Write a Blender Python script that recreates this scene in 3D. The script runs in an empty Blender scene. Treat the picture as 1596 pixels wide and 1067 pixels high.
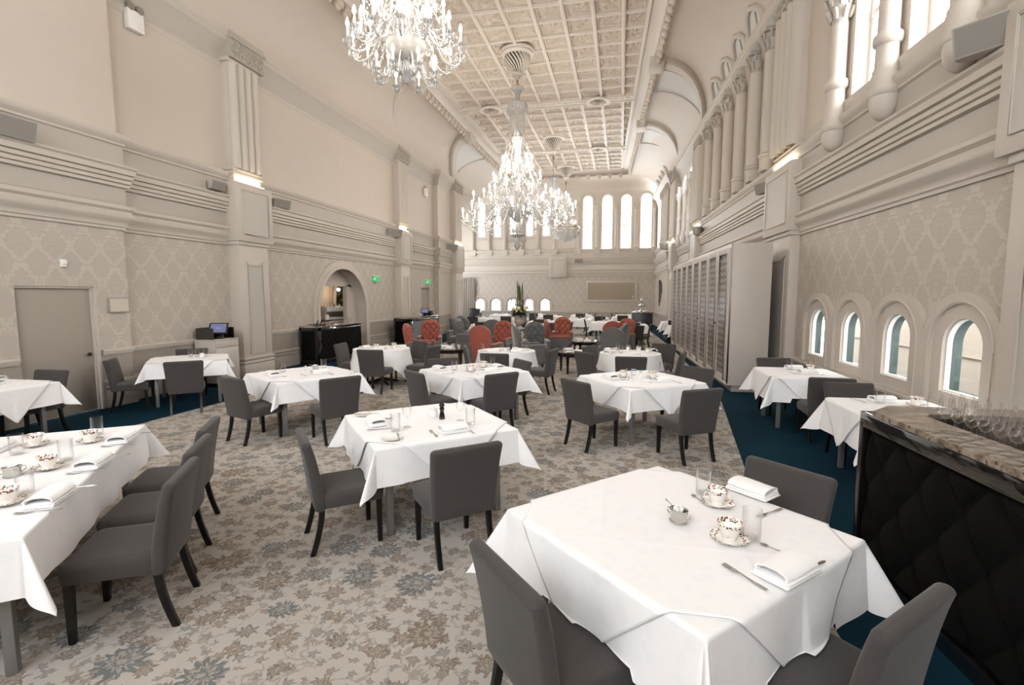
import bpy, bmesh, math, random
from mathutils import Vector, Matrix
from mathutils.geometry import tessellate_polygon
random.seed(11)
D = bpy.data; SC = bpy.context.scene; COL = SC.collection
pi = math.pi; cos = math.cos; sin = math.sin; R = math.radians

EXPO = -0.22; WORLD = 9.0; KD = 1.0; KR = 1.0
# ------------------------------------------------------------------ colour and node helpers
def lin(c):
    c = c / 255.0
    return c / 12.92 if c <= 0.04045 else ((c + 0.055) / 1.055) ** 2.4
def S(r, g, b): return (lin(r), lin(g), lin(b), 1.0)

class NT:
    """small wrapper to write node graphs as expressions"""
    def __init__(s, m): s.t = m.node_tree; s.n = s.t.nodes; s.l = s.t.links
    def new(s, typ, **kw):
        n = s.n.new(typ)
        for k, v in kw.items(): setattr(n, k, v)
        return n
    def put(s, sock, v):
        if isinstance(v, bpy.types.NodeSocket): s.l.new(v, sock)
        else: sock.default_value = v
    def m(s, op, a, b=None, c=None):
        n = s.new('ShaderNodeMath', operation=op)
        s.put(n.inputs[0], a)
        if b is not None: s.put(n.inputs[1], b)
        if c is not None: s.put(n.inputs[2], c)
        return n.outputs[0]
    def step(s, x, lo, hi):
        n = s.new('ShaderNodeMapRange', interpolation_type='SMOOTHSTEP')
        s.put(n.inputs['Value'], x); n.inputs['From Min'].default_value = lo; n.inputs['From Max'].default_value = hi
        return n.outputs['Result']
    def mix(s, f, a, b):
        n = s.new('ShaderNodeMix', data_type='RGBA')
        s.put(n.inputs['Factor'], f); s.put(n.inputs[6], a); s.put(n.inputs[7], b)
        return n.outputs[2]
    def pos(s): return s.new('ShaderNodeNewGeometry').outputs['Position']
    def obj(s): return s.new('ShaderNodeTexCoord').outputs['Object']
    def sep(s, v):
        n = s.new('ShaderNodeSeparateXYZ'); s.put(n.inputs[0], v); return n.outputs
    def comb(s, x, y, z):
        n = s.new('ShaderNodeCombineXYZ'); s.put(n.inputs[0], x); s.put(n.inputs[1], y); s.put(n.inputs[2], z); return n.outputs[0]
    def noise(s, v, scale, detail=2.0, rough=.5):
        n = s.new('ShaderNodeTexNoise'); s.put(n.inputs['Vector'], v)
        n.inputs['Scale'].default_value = scale; n.inputs['Detail'].default_value = detail; n.inputs['Roughness'].default_value = rough
        return n
    def vor(s, v, scale, rnd=1.0, feature='F1', dims='3D'):
        n = s.new('ShaderNodeTexVoronoi', feature=feature, voronoi_dimensions=dims); s.put(n.inputs['Vector'], v)
        n.inputs['Scale'].default_value = scale; n.inputs['Randomness'].default_value = rnd
        return n
    def vmath(s, op, a, b):
        n = s.new('ShaderNodeVectorMath', operation=op); s.put(n.inputs[0], a); s.put(n.inputs[1], b); return n.outputs[0]
    def bump(s, h, strength=.3, dist=.01):
        n = s.new('ShaderNodeBump'); n.inputs['Strength'].default_value = strength; n.inputs['Distance'].default_value = dist
        s.put(n.inputs['Height'], h); return n.outputs[0]

def material(name, col=(.5, .5, .5, 1), rough=.5, metal=0.0, spec=.5, trans=0.0, sheen=0.0, coat=0.0, alpha=None):
    m = D.materials.new(name); m.use_nodes = True
    b = m.node_tree.nodes['Principled BSDF']
    b.inputs['Base Color'].default_value = col; b.inputs['Roughness'].default_value = rough
    b.inputs['Metallic'].default_value = metal; b.inputs['Specular IOR Level'].default_value = spec
    b.inputs['Transmission Weight'].default_value = trans; b.inputs['Sheen Weight'].default_value = sheen
    b.inputs['Coat Weight'].default_value = coat
    return m
def bsdf(m): return m.node_tree.nodes['Principled BSDF']
def emitter(name, col, strength):
    m = D.materials.new(name); m.use_nodes = True; t = m.node_tree; t.nodes.clear()
    e = t.nodes.new('ShaderNodeEmission'); e.inputs[0].default_value = col; e.inputs[1].default_value = strength
    o = t.nodes.new('ShaderNodeOutputMaterial'); t.links.new(e.outputs[0], o.inputs[0])
    m.cycles.emission_sampling = 'NONE'
    return m
def thin_glass(name, tint=(1, 1, 1, 1), gain=1.0):
    m = D.materials.new(name); m.use_nodes = True; t = m.node_tree; t.nodes.clear()
    tr = t.nodes.new('ShaderNodeBsdfTransparent'); tr.inputs[0].default_value = tint
    gl = t.nodes.new('ShaderNodeBsdfGlossy'); gl.inputs['Roughness'].default_value = .03
    lw = t.nodes.new('ShaderNodeLayerWeight'); lw.inputs[0].default_value = .35
    pw = t.nodes.new('ShaderNodeMath'); pw.operation = 'MULTIPLY_ADD'; pw.inputs[1].default_value = .9 * gain; pw.inputs[2].default_value = .02
    sq = t.nodes.new('ShaderNodeMath'); sq.operation = 'POWER'; sq.inputs[1].default_value = 1.7
    mx = t.nodes.new('ShaderNodeMixShader'); o = t.nodes.new('ShaderNodeOutputMaterial')
    t.links.new(lw.outputs['Facing'], sq.inputs[0]); t.links.new(sq.outputs[0], pw.inputs[0]); t.links.new(pw.outputs[0], mx.inputs[0])
    t.links.new(tr.outputs[0], mx.inputs[1]); t.links.new(gl.outputs[0], mx.inputs[2]); t.links.new(mx.outputs[0], o.inputs[0])
    return m

# ------------------------------------------------------------------ mesh builder
class MB:
    def __init__(s, mp=None): s.v = []; s.f = []; s.mp = mp
    def add(s, vs, fs):
        b = len(s.v)
        s.v.extend([tuple(s.mp(*p)) for p in vs] if s.mp else [tuple(p) for p in vs])
        s.f.extend([tuple(i + b for i in f) for f in fs])
    def box(s, c, d, rz=0.0, top=(1, 1)):
        x, y, z = d[0] / 2, d[1] / 2, d[2] / 2; vs = []
        for sz, k in ((-1, (1, 1)), (1, top)):
            for sx, sy in ((-1, -1), (1, -1), (1, 1), (-1, 1)):
                px, py = sx * x * k[0], sy * y * k[1]
                vs.append((c[0] + px * cos(rz) - py * sin(rz), c[1] + px * sin(rz) + py * cos(rz), c[2] + sz * z))
        s.add(vs, [(3, 2, 1, 0), (4, 5, 6, 7), (0, 1, 5, 4), (1, 2, 6, 5), (2, 3, 7, 6), (3, 0, 4, 7)]); return s
    def span(s, x0, x1, y0, y1, z0, z1):
        return s.box(((x0 + x1) / 2, (y0 + y1) / 2, (z0 + z1) / 2), (abs(x1 - x0), abs(y1 - y0), abs(z1 - z0)))
    def tube(s, pts, r, n=8, caps=True, squash=1.0):
        pts = [Vector(p) for p in pts]; m = len(pts)
        rs = r if isinstance(r, (list, tuple)) else [r] * m
        t0 = (pts[1] - pts[0]).normalized()
        up = Vector((0, 0, 1)) if abs(t0.z) < .9 else Vector((1, 0, 0))
        u = t0.cross(up).normalized(); vs = []
        for i, p in enumerate(pts):
            t = (pts[min(i + 1, m - 1)] - pts[max(i - 1, 0)]).normalized()
            u = (u - t * u.dot(t)).normalized(); w = t.cross(u)
            for k in range(n):
                a = 2 * pi * k / n
                vs.append(p + (u * cos(a) + w * sin(a) * squash) * rs[i])
        fs = [(i * n + k, i * n + (k + 1) % n, (i + 1) * n + (k + 1) % n, (i + 1) * n + k) for i in range(m - 1) for k in range(n)]
        if caps: fs += [tuple(range(n - 1, -1, -1)), tuple((m - 1) * n + k for k in range(n))]
        s.add(vs, fs); return s
    def lathe(s, prof, n=24, c=(0, 0, 0), sx=1.0, sy=1.0, a0=0.0, a1=2 * pi):
        full = abs(a1 - a0 - 2 * pi) < 1e-6; k = n if full else n + 1; vs = []
        for r, z in prof:
            for i in range(k):
                a = a0 + (a1 - a0) * i / n
                vs.append((c[0] + r * cos(a) * sx, c[1] + r * sin(a) * sy, c[2] + z))
        fs = []
        for j in range(len(prof) - 1):
            for i in range(n):
                i2 = (i + 1) % k if full else i + 1
                fs.append((j * k + i, j * k + i2, (j + 1) * k + i2, (j + 1) * k + i))
        s.add(vs, fs); return s
    def ball(s, c, r, n=8, m=5, sz=1.0):
        return s.lathe([(max(r * sin(pi * j / m), 1e-4), -r * sz * cos(pi * j / m)) for j in range(m + 1)], n, c)
    def loft(s, rings, close=True, caps=True):
        n = len(rings[0]); vs = [p for r in rings for p in r]; fs = []
        for j in range(len(rings) - 1):
            for i in range(n if close else n - 1):
                fs.append((j * n + i, j * n + (i + 1) % n, (j + 1) * n + (i + 1) % n, (j + 1) * n + i))
        if caps and close: fs += [tuple(range(n - 1, -1, -1)), tuple((len(rings) - 1) * n + i for i in range(n))]
        s.add(vs, fs); return s
    def grid(s, nu, nv, fn):
        vs = [fn(i / nu, j / nv) for j in range(nv + 1) for i in range(nu + 1)]
        fs = [(j * (nu + 1) + i, j * (nu + 1) + i + 1, (j + 1) * (nu + 1) + i + 1, (j + 1) * (nu + 1) + i) for j in range(nv) for i in range(nu)]
        s.add(vs, fs); return s
    def prism(s, poly, z0, z1):
        n = len(poly)
        s.add([(x, y, z0) for x, y in poly] + [(x, y, z1) for x, y in poly],
              [tuple(range(n - 1, -1, -1)), tuple(range(n, 2 * n))] + [(i, (i + 1) % n, n + (i + 1) % n, n + i) for i in range(n)]); return s
    def sweep(s, prof, path, side=1.0):
        """moulding: profile of (depth, z) carried along a plan path of (x, y) with mitred corners"""
        P = [Vector((p[0], p[1])) for p in path]; rows = []
        for i, p in enumerate(P):
            d1 = (P[i] - P[i - 1]).normalized() if i else None
            d2 = (P[i + 1] - P[i]).normalized() if i < len(P) - 1 else None
            d1 = d1 or d2; d2 = d2 or d1
            n1 = Vector((-d1.y, d1.x)) * side; n2 = Vector((-d2.y, d2.x)) * side
            n = (n1 + n2).normalized(); k = 1.0 / max(n.dot(n1), .3)
            rows.append([(p.x + n.x * d * k, p.y + n.y * d * k, z) for d, z in prof])
        s.loft(rows, close=False); return s
    def panel(s, outer, holes, thick, w):
        """flat wall with openings in (a, b); w(a, depth, b) places it, the reveals run from depth 0 back to -thick"""
        loops = [outer] + holes
        tri = tessellate_polygon([[Vector((a, b, 0)) for a, b in l] for l in loops])
        flat = [p for l in loops for p in l]
        s.add([w(a, 0, b) for a, b in flat], [tuple(t) for t in tri])
        lo, hi = min(b for a, b in outer), max(b for a, b in outer)
        for h in holes:
            n = len(h)
            s.add([w(a, 0, b) for a, b in h] + [w(a, -thick, b) for a, b in h], [(i, (i + 1) % n, n + (i + 1) % n, n + i) for i in range(n) if not (h[i][1] == h[(i + 1) % n][1] and h[i][1] in (lo, hi))])
        return s
    def build(s, name, mt, parent=None, smooth=35, bevel=0.0, seg=2, sub=0):
        me = D.meshes.new(name); me.from_pydata(s.v, [], s.f); me.update()
        bm = bmesh.new(); bm.from_mesh(me)
        bmesh.ops.remove_doubles(bm, verts=bm.verts, dist=1e-5)
        if bevel > 0:
            ed = [e for e in bm.edges if len(e.link_faces) == 2 and e.calc_face_angle(0) > R(30)]
            bmesh.ops.bevel(bm, geom=ed, offset=bevel, segments=seg, profile=.5, affect='EDGES', clamp_overlap=True)
        bmesh.ops.recalc_face_normals(bm, faces=bm.faces)
        bm.to_mesh(me); bm.free()
        if smooth:
            me.shade_smooth(); me.set_sharp_from_angle(angle=R(smooth))
        me.materials.append(mt)
        o = D.objects.new(name, me); COL.objects.link(o)
        if parent: o.parent = parent
        if sub:
            md = o.modifiers.new('sub', 'SUBSURF'); md.levels = sub; md.render_levels = sub
        return o

# ------------------------------------------------------------------ object bookkeeping
LABELS = {}
def tag(o, label, cat, group=None):
    o['label'] = label; o['category'] = cat
    if group: o['group'] = group
    LABELS.setdefault(label, []).append(o.name)
    return o
def thing(name, label, cat, loc=(0, 0, 0), rz=0.0, group=None):
    o = D.objects.new(name, None); COL.objects.link(o); o.empty_display_size = .1
    o.location = loc; o.rotation_euler = (0, 0, rz)
    return tag(o, label, cat, group)
def copy_tree(o, loc=None, rz=None, label=None, group=None, parent=None):
    c = o.copy(); COL.objects.link(c)
    if parent is not None: c.parent = parent
    if loc is not None: c.location = loc
    if rz is not None: c.rotation_euler = (0, 0, rz)
    if label: tag(c, label, o['category'], group or o.get('group'))
    for ch in list(o.children): copy_tree(ch, parent=c)
    return c
TR = [0]
def struct(o): o['kind'] = 'structure'; return o
def trim(mb, mt, smooth=35, bevel=0.0):
    TR[0] += 1
    return struct(mb.build('trim_%d' % TR[0], mt, None, smooth, bevel))
class Stock:
    """first call hands out the built thing itself, later calls copies of it with its parts"""
    def __init__(s, make): s.make = make; s.o = None
    def __call__(s, loc, rz, label, group=None):
        if s.o is None:
            s.o = s.make(); s.o.location = loc; s.o.rotation_euler = (0, 0, rz)
            return tag(s.o, label, s.o['category'], group)
        return copy_tree(s.o, loc, rz, label, group)

def arch_poly(c, z0, w, ztop, n=14):
    r = w / 2; zs = ztop - r
    return [(c - r, z0), (c + r, z0)] + [(c + r * cos(pi * i / n), zs + r * sin(pi * i / n)) for i in range(n + 1)]
# ------------------------------------------------------------------ materials
def paint(name, col, rough=.55):
    m = material(name, col, rough, spec=.35); t = NT(m)
    n = t.noise(t.pos(), 3.0, 3); v = t.new('ShaderNodeHueSaturation'); v.inputs['Color'].default_value = col
    t.put(v.inputs['Value'], t.m('MULTIPLY_ADD', n.outputs['Fac'], .06, .97))
    t.put(bsdf(m).inputs['Base Color'], v.outputs[0])
    f = t.noise(t.pos(), 260.0, 2)
    t.put(bsdf(m).inputs['Normal'], t.bump(f.outputs['Fac'], .12, .002))
    return m
M = {}
M['wall'] = paint('warm_white_wall_paint', S(201, 190, 178))
M['wall_far'] = paint('warm_white_end_wall_paint', S(204, 195, 185))
M['trim'] = paint('warm_grey_moulding_paint', S(195, 186, 176))
M['dado'] = paint('dado_grey_paint', S(160, 151, 141))
M['cool'] = paint('pale_grey_panel_paint', S(188, 182, 174))
M['severy'] = paint('cool_white_vault_paint', S(204, 202, 198))
M['cap'] = paint('capital_scroll_paint', S(176, 168, 158), .3)
M['ceil'] = paint('ceiling_white_paint', S(216, 207, 197))
M['relief'] = paint('ceiling_relief_paint', S(201, 189, 175), .35)
M['dark_gap'] = material('dark_vent_gap', S(40, 36, 33), .8)
M['frieze'] = paint('frieze_grey_paint', S(181, 173, 164))
M['door'] = paint('door_grey_paint', S(162, 153, 143))

def wallpaper():
    m = material('damask_wallpaper', rough=.6, spec=.3); t = NT(m)
    x, y, z = t.sep(t.pos()); u = t.m('ADD', x, y)
    a = t.m('MULTIPLY', u, 2 * pi / .46); b = t.m('MULTIPLY', z, 2 * pi / .60)
    # mirrored leaf detail: the noise is read in |sin| coordinates so each motif is symmetrical
    q = t.comb(t.m('ABSOLUTE', t.m('SINE', t.m('MULTIPLY', a, .5))), t.m('MULTIPLY', z, 3.1), t.m('MULTIPLY', t.m('COSINE', b), .6))
    n1 = t.noise(q, 4.2, 3, .6).outputs['Fac']; n2 = t.noise(q, 11.0, 2, .6).outputs['Fac']
    f = t.m('ABSOLUTE', t.m('ADD', t.m('COSINE', a), t.m('COSINE', b)))
    g = t.m('ADD', f, t.m('MULTIPLY_ADD', n1, 3.4, -1.75))
    g = t.m('ADD', g, t.m('MULTIPLY_ADD', n2, 2.2, -1.1))
    line = t.m('SUBTRACT', 1.0, t.step(g, .18, .40))
    vein = t.m('MULTIPLY', t.step(t.m('ABSOLUTE', t.m('SUBTRACT', n2, .5)), .05, .02), t.step(f, .5, .9))
    k = t.m('MAXIMUM', t.m('MULTIPLY', line, .85), t.m('MULTIPLY', vein, .45))
    c = t.mix(k, S(181, 172, 162), S(197, 188, 177))
    t.put(bsdf(m).inputs['Base Color'], c)
    t.put(bsdf(m).inputs['Roughness'], t.m('MULTIPLY_ADD', k, -.12, .6))
    return m
M['wallpaper'] = wallpaper()

def floral_carpet():
    m = material('faded_floral_carpet', rough=.95, spec=.1); t = NT(m)
    x, y, z = t.sep(t.pos()); p0 = t.comb(x, y, 0.0)
    wv = t.new('ShaderNodeVectorMath', operation='MULTIPLY_ADD'); t.put(wv.inputs[0], t.noise(p0, 16.0, 2).outputs['Color']); wv.inputs[1].default_value = (.075, .075, 0); wv.inputs[2].default_value = (0, 0, 0)
    p = t.vmath('ADD', p0, wv.outputs[0])
    base = t.mix(t.noise(p, 1.3, 3).outputs['Fac'], S(180, 173, 165), S(193, 187, 180))
    fine = t.noise(p, 420.0, 2).outputs['Fac']
    def flowers(scale, petals, r0, amp, off, rnd=.85):
        q = t.vmath('ADD', p, off)
        v = t.vor(q, scale, rnd, dims='2D')
        d = t.vmath('SUBTRACT', t.vmath('SCALE', q, q) if False else q, v.outputs['Position'])
        dx, dy, _ = t.sep(d)
        ang = t.m('ARCTAN2', dy, dx)
        rad = t.m('SQRT', t.m('ADD', t.m('MULTIPLY', dx, dx), t.m('MULTIPLY', dy, dy)))
        jit = t.m('MULTIPLY_ADD', t.noise(q, scale * 14, 2).outputs['Fac'], .07 / scale, -.035 / scale)
        edge = t.m('MULTIPLY_ADD', t.m('SINE', t.m('MULTIPLY', ang, float(petals))), amp, r0)
        hue = t.sep(v.outputs['Color'])
        edge = t.m('MULTIPLY', edge, t.m('MULTIPLY_ADD', hue[2], .6, .65))
        rj = t.m('ADD', rad, jit)
        body = t.m('MULTIPLY', t.m('LESS_THAN', rj, edge), t.m('MULTIPLY_ADD', t.noise(q, scale * 30, 1).outputs['Fac'], 1.1, .45))
        ring = t.m('MULTIPLY', t.m('GREATER_THAN', rj, t.m('MULTIPLY', edge, .42)), t.m('LESS_THAN', rj, t.m('MULTIPLY', edge, .6)))
        core = t.m('LESS_THAN', rj, t.m('MULTIPLY', edge, .22))
        return body, ring, core, hue
    col = base
    # thin winding stems
    nz = t.noise(p, 1.9, 3, .55).outputs['Fac']
    stem = t.m('SUBTRACT', 1.0, t.step(t.m('ABSOLUTE', t.m('SUBTRACT', nz, .5)), .003, .011))
    nz2 = t.noise(t.vmath('ADD', p, (7.3, 2.1, 0)), 2.6, 3, .55).outputs['Fac']
    stem2 = t.m('SUBTRACT', 1.0, t.step(t.m('ABSOLUTE', t.m('SUBTRACT', nz2, .48)), .003, .010))
    col = t.mix(t.m('MULTIPLY', t.m('MAXIMUM', stem, stem2), .45), col, S(128, 114, 98))
    for scale, pet, r0, amp, off, cA, cB, wt in ((10.5, 5, .026, .009, (1.7, .3, 0), S(128, 116, 104), S(120, 122, 122), .75),
                                                (5.2, 8, .052, .012, (4.1, 2.2, 0), S(126, 112, 99), S(116, 108, 102), .8),
                                                (2.3, 13, .098, .02, (.4, 5.6, 0), S(104, 111, 114), S(124, 110, 98), .85)):
        body, ring, core, hue = flowers(scale, pet, r0, amp, off)
        c1 = t.mix(t.m('GREATER_THAN', hue[0], .55), cA, cB)
        k = t.m('MULTIPLY', body, t.m('MULTIPLY', t.m('GREATER_THAN', hue[1], .22), wt))
        col = t.mix(k, col, c1)
        col = t.mix(t.m('MULTIPLY', k, t.m('MAXIMUM', ring, core)), col, S(172, 163, 150))
    col = t.mix(t.m('MULTIPLY', fine, .22), col, S(124, 116, 107))
    t.put(bsdf(m).inputs['Base Color'], col)
    t.put(bsdf(m).inputs['Normal'], t.bump(fine, .5, .004))
    return m
M['carpet'] = floral_carpet()
def pile(name, c1, c2):
    m = material(name, rough=.95, spec=.08); t = NT(m)
    k = t.noise(t.pos(), 300.0, 2).outputs['Fac']
    k2 = t.noise(t.pos(), 2.0, 3).outputs['Fac']
    t.put(bsdf(m).inputs['Base Color'], t.mix(t.m('MULTIPLY', t.m('ADD', k, k2), .5), c1, c2))
    t.put(bsdf(m).inputs['Normal'], t.bump(k, .5, .004))
    return m
M['teal'] = pile('teal_carpet_pile', S(7, 32, 43), S(17, 54, 71))
def weave(name, c1, c2, scale=900, sheen=.15):
    m = material(name, rough=.9, spec=.15, sheen=sheen); t = NT(m)
    x, y, z = t.sep(t.obj())
    w = t.m('MULTIPLY', t.m('SINE', t.m('MULTIPLY', t.m('ADD', x, y), float(scale))), t.m('SINE', t.m('MULTIPLY', z, float(scale))))
    n = t.noise(t.obj(), 160.0, 3).outputs['Fac']
    t.put(bsdf(m).inputs['Base Color'], t.mix(n, c1, c2))
    t.put(bsdf(m).inputs['Normal'], t.bump(t.m('ADD', w, n), .15, .002))
    return m
M['fabric'] = weave('grey_brown_chair_fabric', S(60, 57, 56), S(84, 80, 78))
M['leg'] = material('black_stained_wood', S(17, 15, 14), .35, spec=.4)
M['coral'] = weave('coral_velvet', S(140, 76, 64), S(168, 95, 81), 1200, .3)
M['grey_velvet'] = weave('grey_velvet', S(82, 82, 83), S(112, 111, 111), 1200, .5)
M['button'] = material('upholstery_button', S(40, 36, 36), .8)
M['button_black'] = material('black_upholstery_button', S(7, 7, 7), .9, spec=.1)
M['grey_leg'] = material('brushed_grey_metal', S(150, 150, 150), .45, .7)
M['black_base'] = material('black_cast_base', S(20, 19, 18), .5)
def linen():
    m = material('white_damask_linen', rough=.85, spec=.2, sheen=.2); t = NT(m)
    p = t.obj()
    v = t.vor(p, 13.0, 1.0); n = t.noise(p, 30.0, 2).outputs['Fac']
    leaf = t.step(t.m('ADD', v.outputs['Distance'], t.m('MULTIPLY', n, .25)), .52, .44)
    t.put(bsdf(m).inputs['Base Color'], t.mix(leaf, S(243, 242, 243), S(240, 240, 242)))
    t.put(bsdf(m).inputs['Roughness'], t.m('MULTIPLY_ADD', leaf, -.3, .9))
    w = t.noise(p, 5.0, 3).outputs['Fac']
    t.put(bsdf(m).inputs['Normal'], t.bump(w, .25, .02))
    return m
M['linen'] = linen()
M['napkin'] = material('white_napkin_cotton', S(246, 245, 245), .85, spec=.2, sheen=.2)
M['porcelain'] = material('white_porcelain', S(245, 242, 235), .12, coat=.3)
def floral_china():
    m = material('floral_bone_china', rough=.12, coat=.3); t = NT(m)
    p = t.obj(); x, y, z = t.sep(p)
    r = t.m('SQRT', t.m('ADD', t.m('MULTIPLY', x, x), t.m('MULTIPLY', y, y)))
    v = t.vor(p, 95.0, 1.0); hue = t.sep(v.outputs['Color'])
    blot = t.m('MULTIPLY', t.m('LESS_THAN', v.outputs['Distance'], .5), t.m('GREATER_THAN', hue[1], .25))
    onr = t.m('MAXIMUM', t.m('MULTIPLY', t.m('GREATER_THAN', r, .052), t.m('LESS_THAN', z, .03)),
              t.m('MULTIPLY', t.m('GREATER_THAN', z, .056), t.m('LESS_THAN', z, .0738)))
    c = t.mix(t.m('GREATER_THAN', hue[0], .62), S(72, 76, 44), S(166, 36, 40))
    c = t.mix(t.m('LESS_THAN', hue[0], .25), c, S(120, 84, 52))
    t.put(bsdf(m).inputs['Base Color'], t.mix(t.m('MULTIPLY', blot, onr), S(245, 242, 236), c))
    return m
M['china'] = floral_china()
M['silver'] = material('polished_silver', S(205, 203, 198), .16, 1.0)
M['steel'] = material('brushed_steel', S(185, 184, 182), .3, 1.0)
M['glass'] = thin_glass('clear_glassware')
M['pane'] = thin_glass('window_pane', (1, 1, 1, 1), .35)
M['black'] = material('black_satin_plastic', S(18, 18, 18), .35)
M['black_gloss'] = material('black_mirror_trim', S(22, 19, 19), .06, spec=.8, coat=.6)
M['velvet_black'] = weave('black_tufted_velvet', S(5, 5, 5), S(11, 10, 9), 900, .0)
M['dark_panel'] = material('charcoal_panel', S(52, 49, 46), .6)
M['teal_velvet'] = weave('steel_blue_tufted_velvet', S(70, 80, 88), S(104, 114, 122), 900, .5)
def marble():
    m = material('brown_marble', rough=.12, coat=.3); t = NT(m); p = t.obj()
    n1 = t.noise(t.vmath('MULTIPLY', p, (2.0, 5.0, 4.0)), 1.8, 6, .65).outputs['Fac']
    n2 = t.noise(p, 34.0, 4).outputs['Fac']
    c = t.mix(t.step(n1, .35, .65), S(92, 78, 66), S(168, 153, 136))
    c = t.mix(t.step(n2, .55, .7), c, S(70, 58, 50))
    t.put(bsdf(m).inputs['Base Color'], c); return m
M['marble'] = marble()
M['mahogany'] = material('dark_polished_mahogany', S(42, 22, 18), .1, coat=.6)
M['table_black'] = material('black_polished_wood', S(15, 13, 12), .15, coat=.3)
M['cabinet'] = paint('cabinet_cream_paint', S(194, 186, 178), .4)
def lattice_dark():
    m = material('dark_fretwork_backing', S(34, 31, 29), .3); return m
M['fret_dark'] = lattice_dark()
M['fret'] = material('silvered_fretwork', S(196, 190, 182), .3, .2)
def crystal():
    m = material('cut_crystal', S(240, 238, 235), .08, spec=.9, trans=.5)
    bsdf(m).inputs['IOR'].default_value = 1.35; return m
M['crystal'] = crystal()
M['bulb'] = emitter('lit_bulb', (1.0, .94, .85, 1), 30.0)
M['candle'] = material('white_candle_sleeve', S(248, 244, 236), .4)
M['bowl_metal'] = material('frosted_glass_bowl', S(178, 172, 166), .3, spec=.6)
M['brass'] = material('aged_brass', S(170, 150, 118), .3, .9)
M['strip'] = emitter('warm_uplight_strip', (1.0, .86, .6, 1), 6.0)
M['exit_green'] = emitter('exit_sign_green', (.04, .52, .13, 1), 1.0)
M['exit_white'] = emitter('exit_sign_white', (.75, 1.0, .8, 1), 1.2)
M['screen'] = emitter('till_screen_blue', (.22, .23, .40, 1), 1.0)
M['screen_light'] = emitter('till_screen_text', (.5, .55, .75, 1), 1.0)
M['speaker'] = paint('speaker_grey', S(168, 163, 156), .6)
M['speaker_grille'] = material('speaker_grille', S(140, 135, 128), .8)
M['plastic_white'] = material('white_plastic', S(232, 230, 226), .4)
M['mirror'] = material('mirror_glass', S(225, 222, 216), .02, 1.0)
M['curtain'] = weave('grey_curtain_fabric', S(158, 149, 141), S(180, 172, 164), 500)
M['stone_out'] = paint('pale_outdoor_stone', S(250, 246, 239), .8)
M['stone_joint'] = material('stone_joint', S(150, 140, 126), .9)
M['reveal'] = material('green_grey_window_reveal', S(62, 78, 76), .4)
M['sash'] = material('white_sash_paint', S(232, 230, 226), .35)
M['urn'] = paint('pale_stone_urn', S(196, 186, 178), .7)
M['leaf'] = material('dark_green_leaf', S(44, 54, 26), .5)
M['leaf_tall'] = material('tall_green_blade', S(82, 94, 48), .45)
M['cream_flower'] = material('cream_flower', S(232, 214, 168), .7)
M['lilac_flower'] = material('lilac_flower', S(190, 176, 184), .7)
M['twig'] = material('brown_twig', S(104, 84, 60), .7)
M['art'] = material('dark_carved_art', S(70, 62, 56), .6)
M['blue_lid'] = material('blue_lid', S(52, 66, 112), .3)
M['cafe_wall'] = paint('cafe_beige_wall', S(198, 178, 156))
M['mosaic_a'] = None
def mosaic():
    m = material('dark_leadlight_window', rough=.2); t = NT(m)
    n = t.noise(t.vmath('MULTIPLY', t.pos(), (1, 3.0, 7.0)), 1.2, 4).outputs['Fac']
    c = t.mix(t.step(n, .5, .62), S(40, 34, 24), S(120, 104, 66))
    c = t.mix(t.step(n, .63, .7), c, S(220, 214, 200))
    t.put(bsdf(m).inputs['Base Color'], c); return m
M['mosaic'] = mosaic()
M['sugar'] = material('white_sugar', S(245, 243, 238), .8)
M['skirt'] = paint('skirting_grey_paint', S(162, 153, 143))
M['red_wood'] = material('red_brown_lacquer', S(104, 38, 26), .3, coat=.3)
# ------------------------------------------------------------------ the hall: plan
SE = 1.08; YE = 30.5 * SE; Y0 = -4.0
XL = -8.75; XN = -8.56; XP = -8.5
def xr(y): return 3.297 - .0373 * (y - 10.216)
def WL(a, d, b): return (XL + d, a, b)
def WN(a, d, b): return (XN + d, a, b)
def WP(a, d, b): return (XP + d, a, b)
def WR(a, d, b): return (xr(a) - d, a, b)
def WE(a, d, b): return (a * SE, YE - d, 1.93 + (b - 1.93) * SE)   # the end wall was measured at 30.5 m and stands 8 % farther
def WF(a, d, b): return (2.36 - .0375 * (a - 26.8) - d, a, b)
def rect(a0, a1, b0, b1): return [(a0, b0), (a1, b0), (a1, b1), (a0, b1)]

# floor and fitted patterned carpet
mb = MB(); mb.span(-13, 6, Y0, 34.5, -.1, 0); struct(mb.build('floor', M['teal'], smooth=0))
mb = MB()
mb.prism([(1.25, Y0), (1.25, 4.2), (1.39, 5.8), (1.86, 9.8), (1.84, 19.0), (1.36, YE - .05), (-6.9, YE - .05), (-6.98, 7.4), (-7.0, 6.0), (-7.0, Y0)], .0005, .004)
tag(struct(mb.build('floor_carpet', M['carpet'], smooth=0)), 'faded floral carpet in cream grey and brown over the hall floor', 'carpet')

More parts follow.
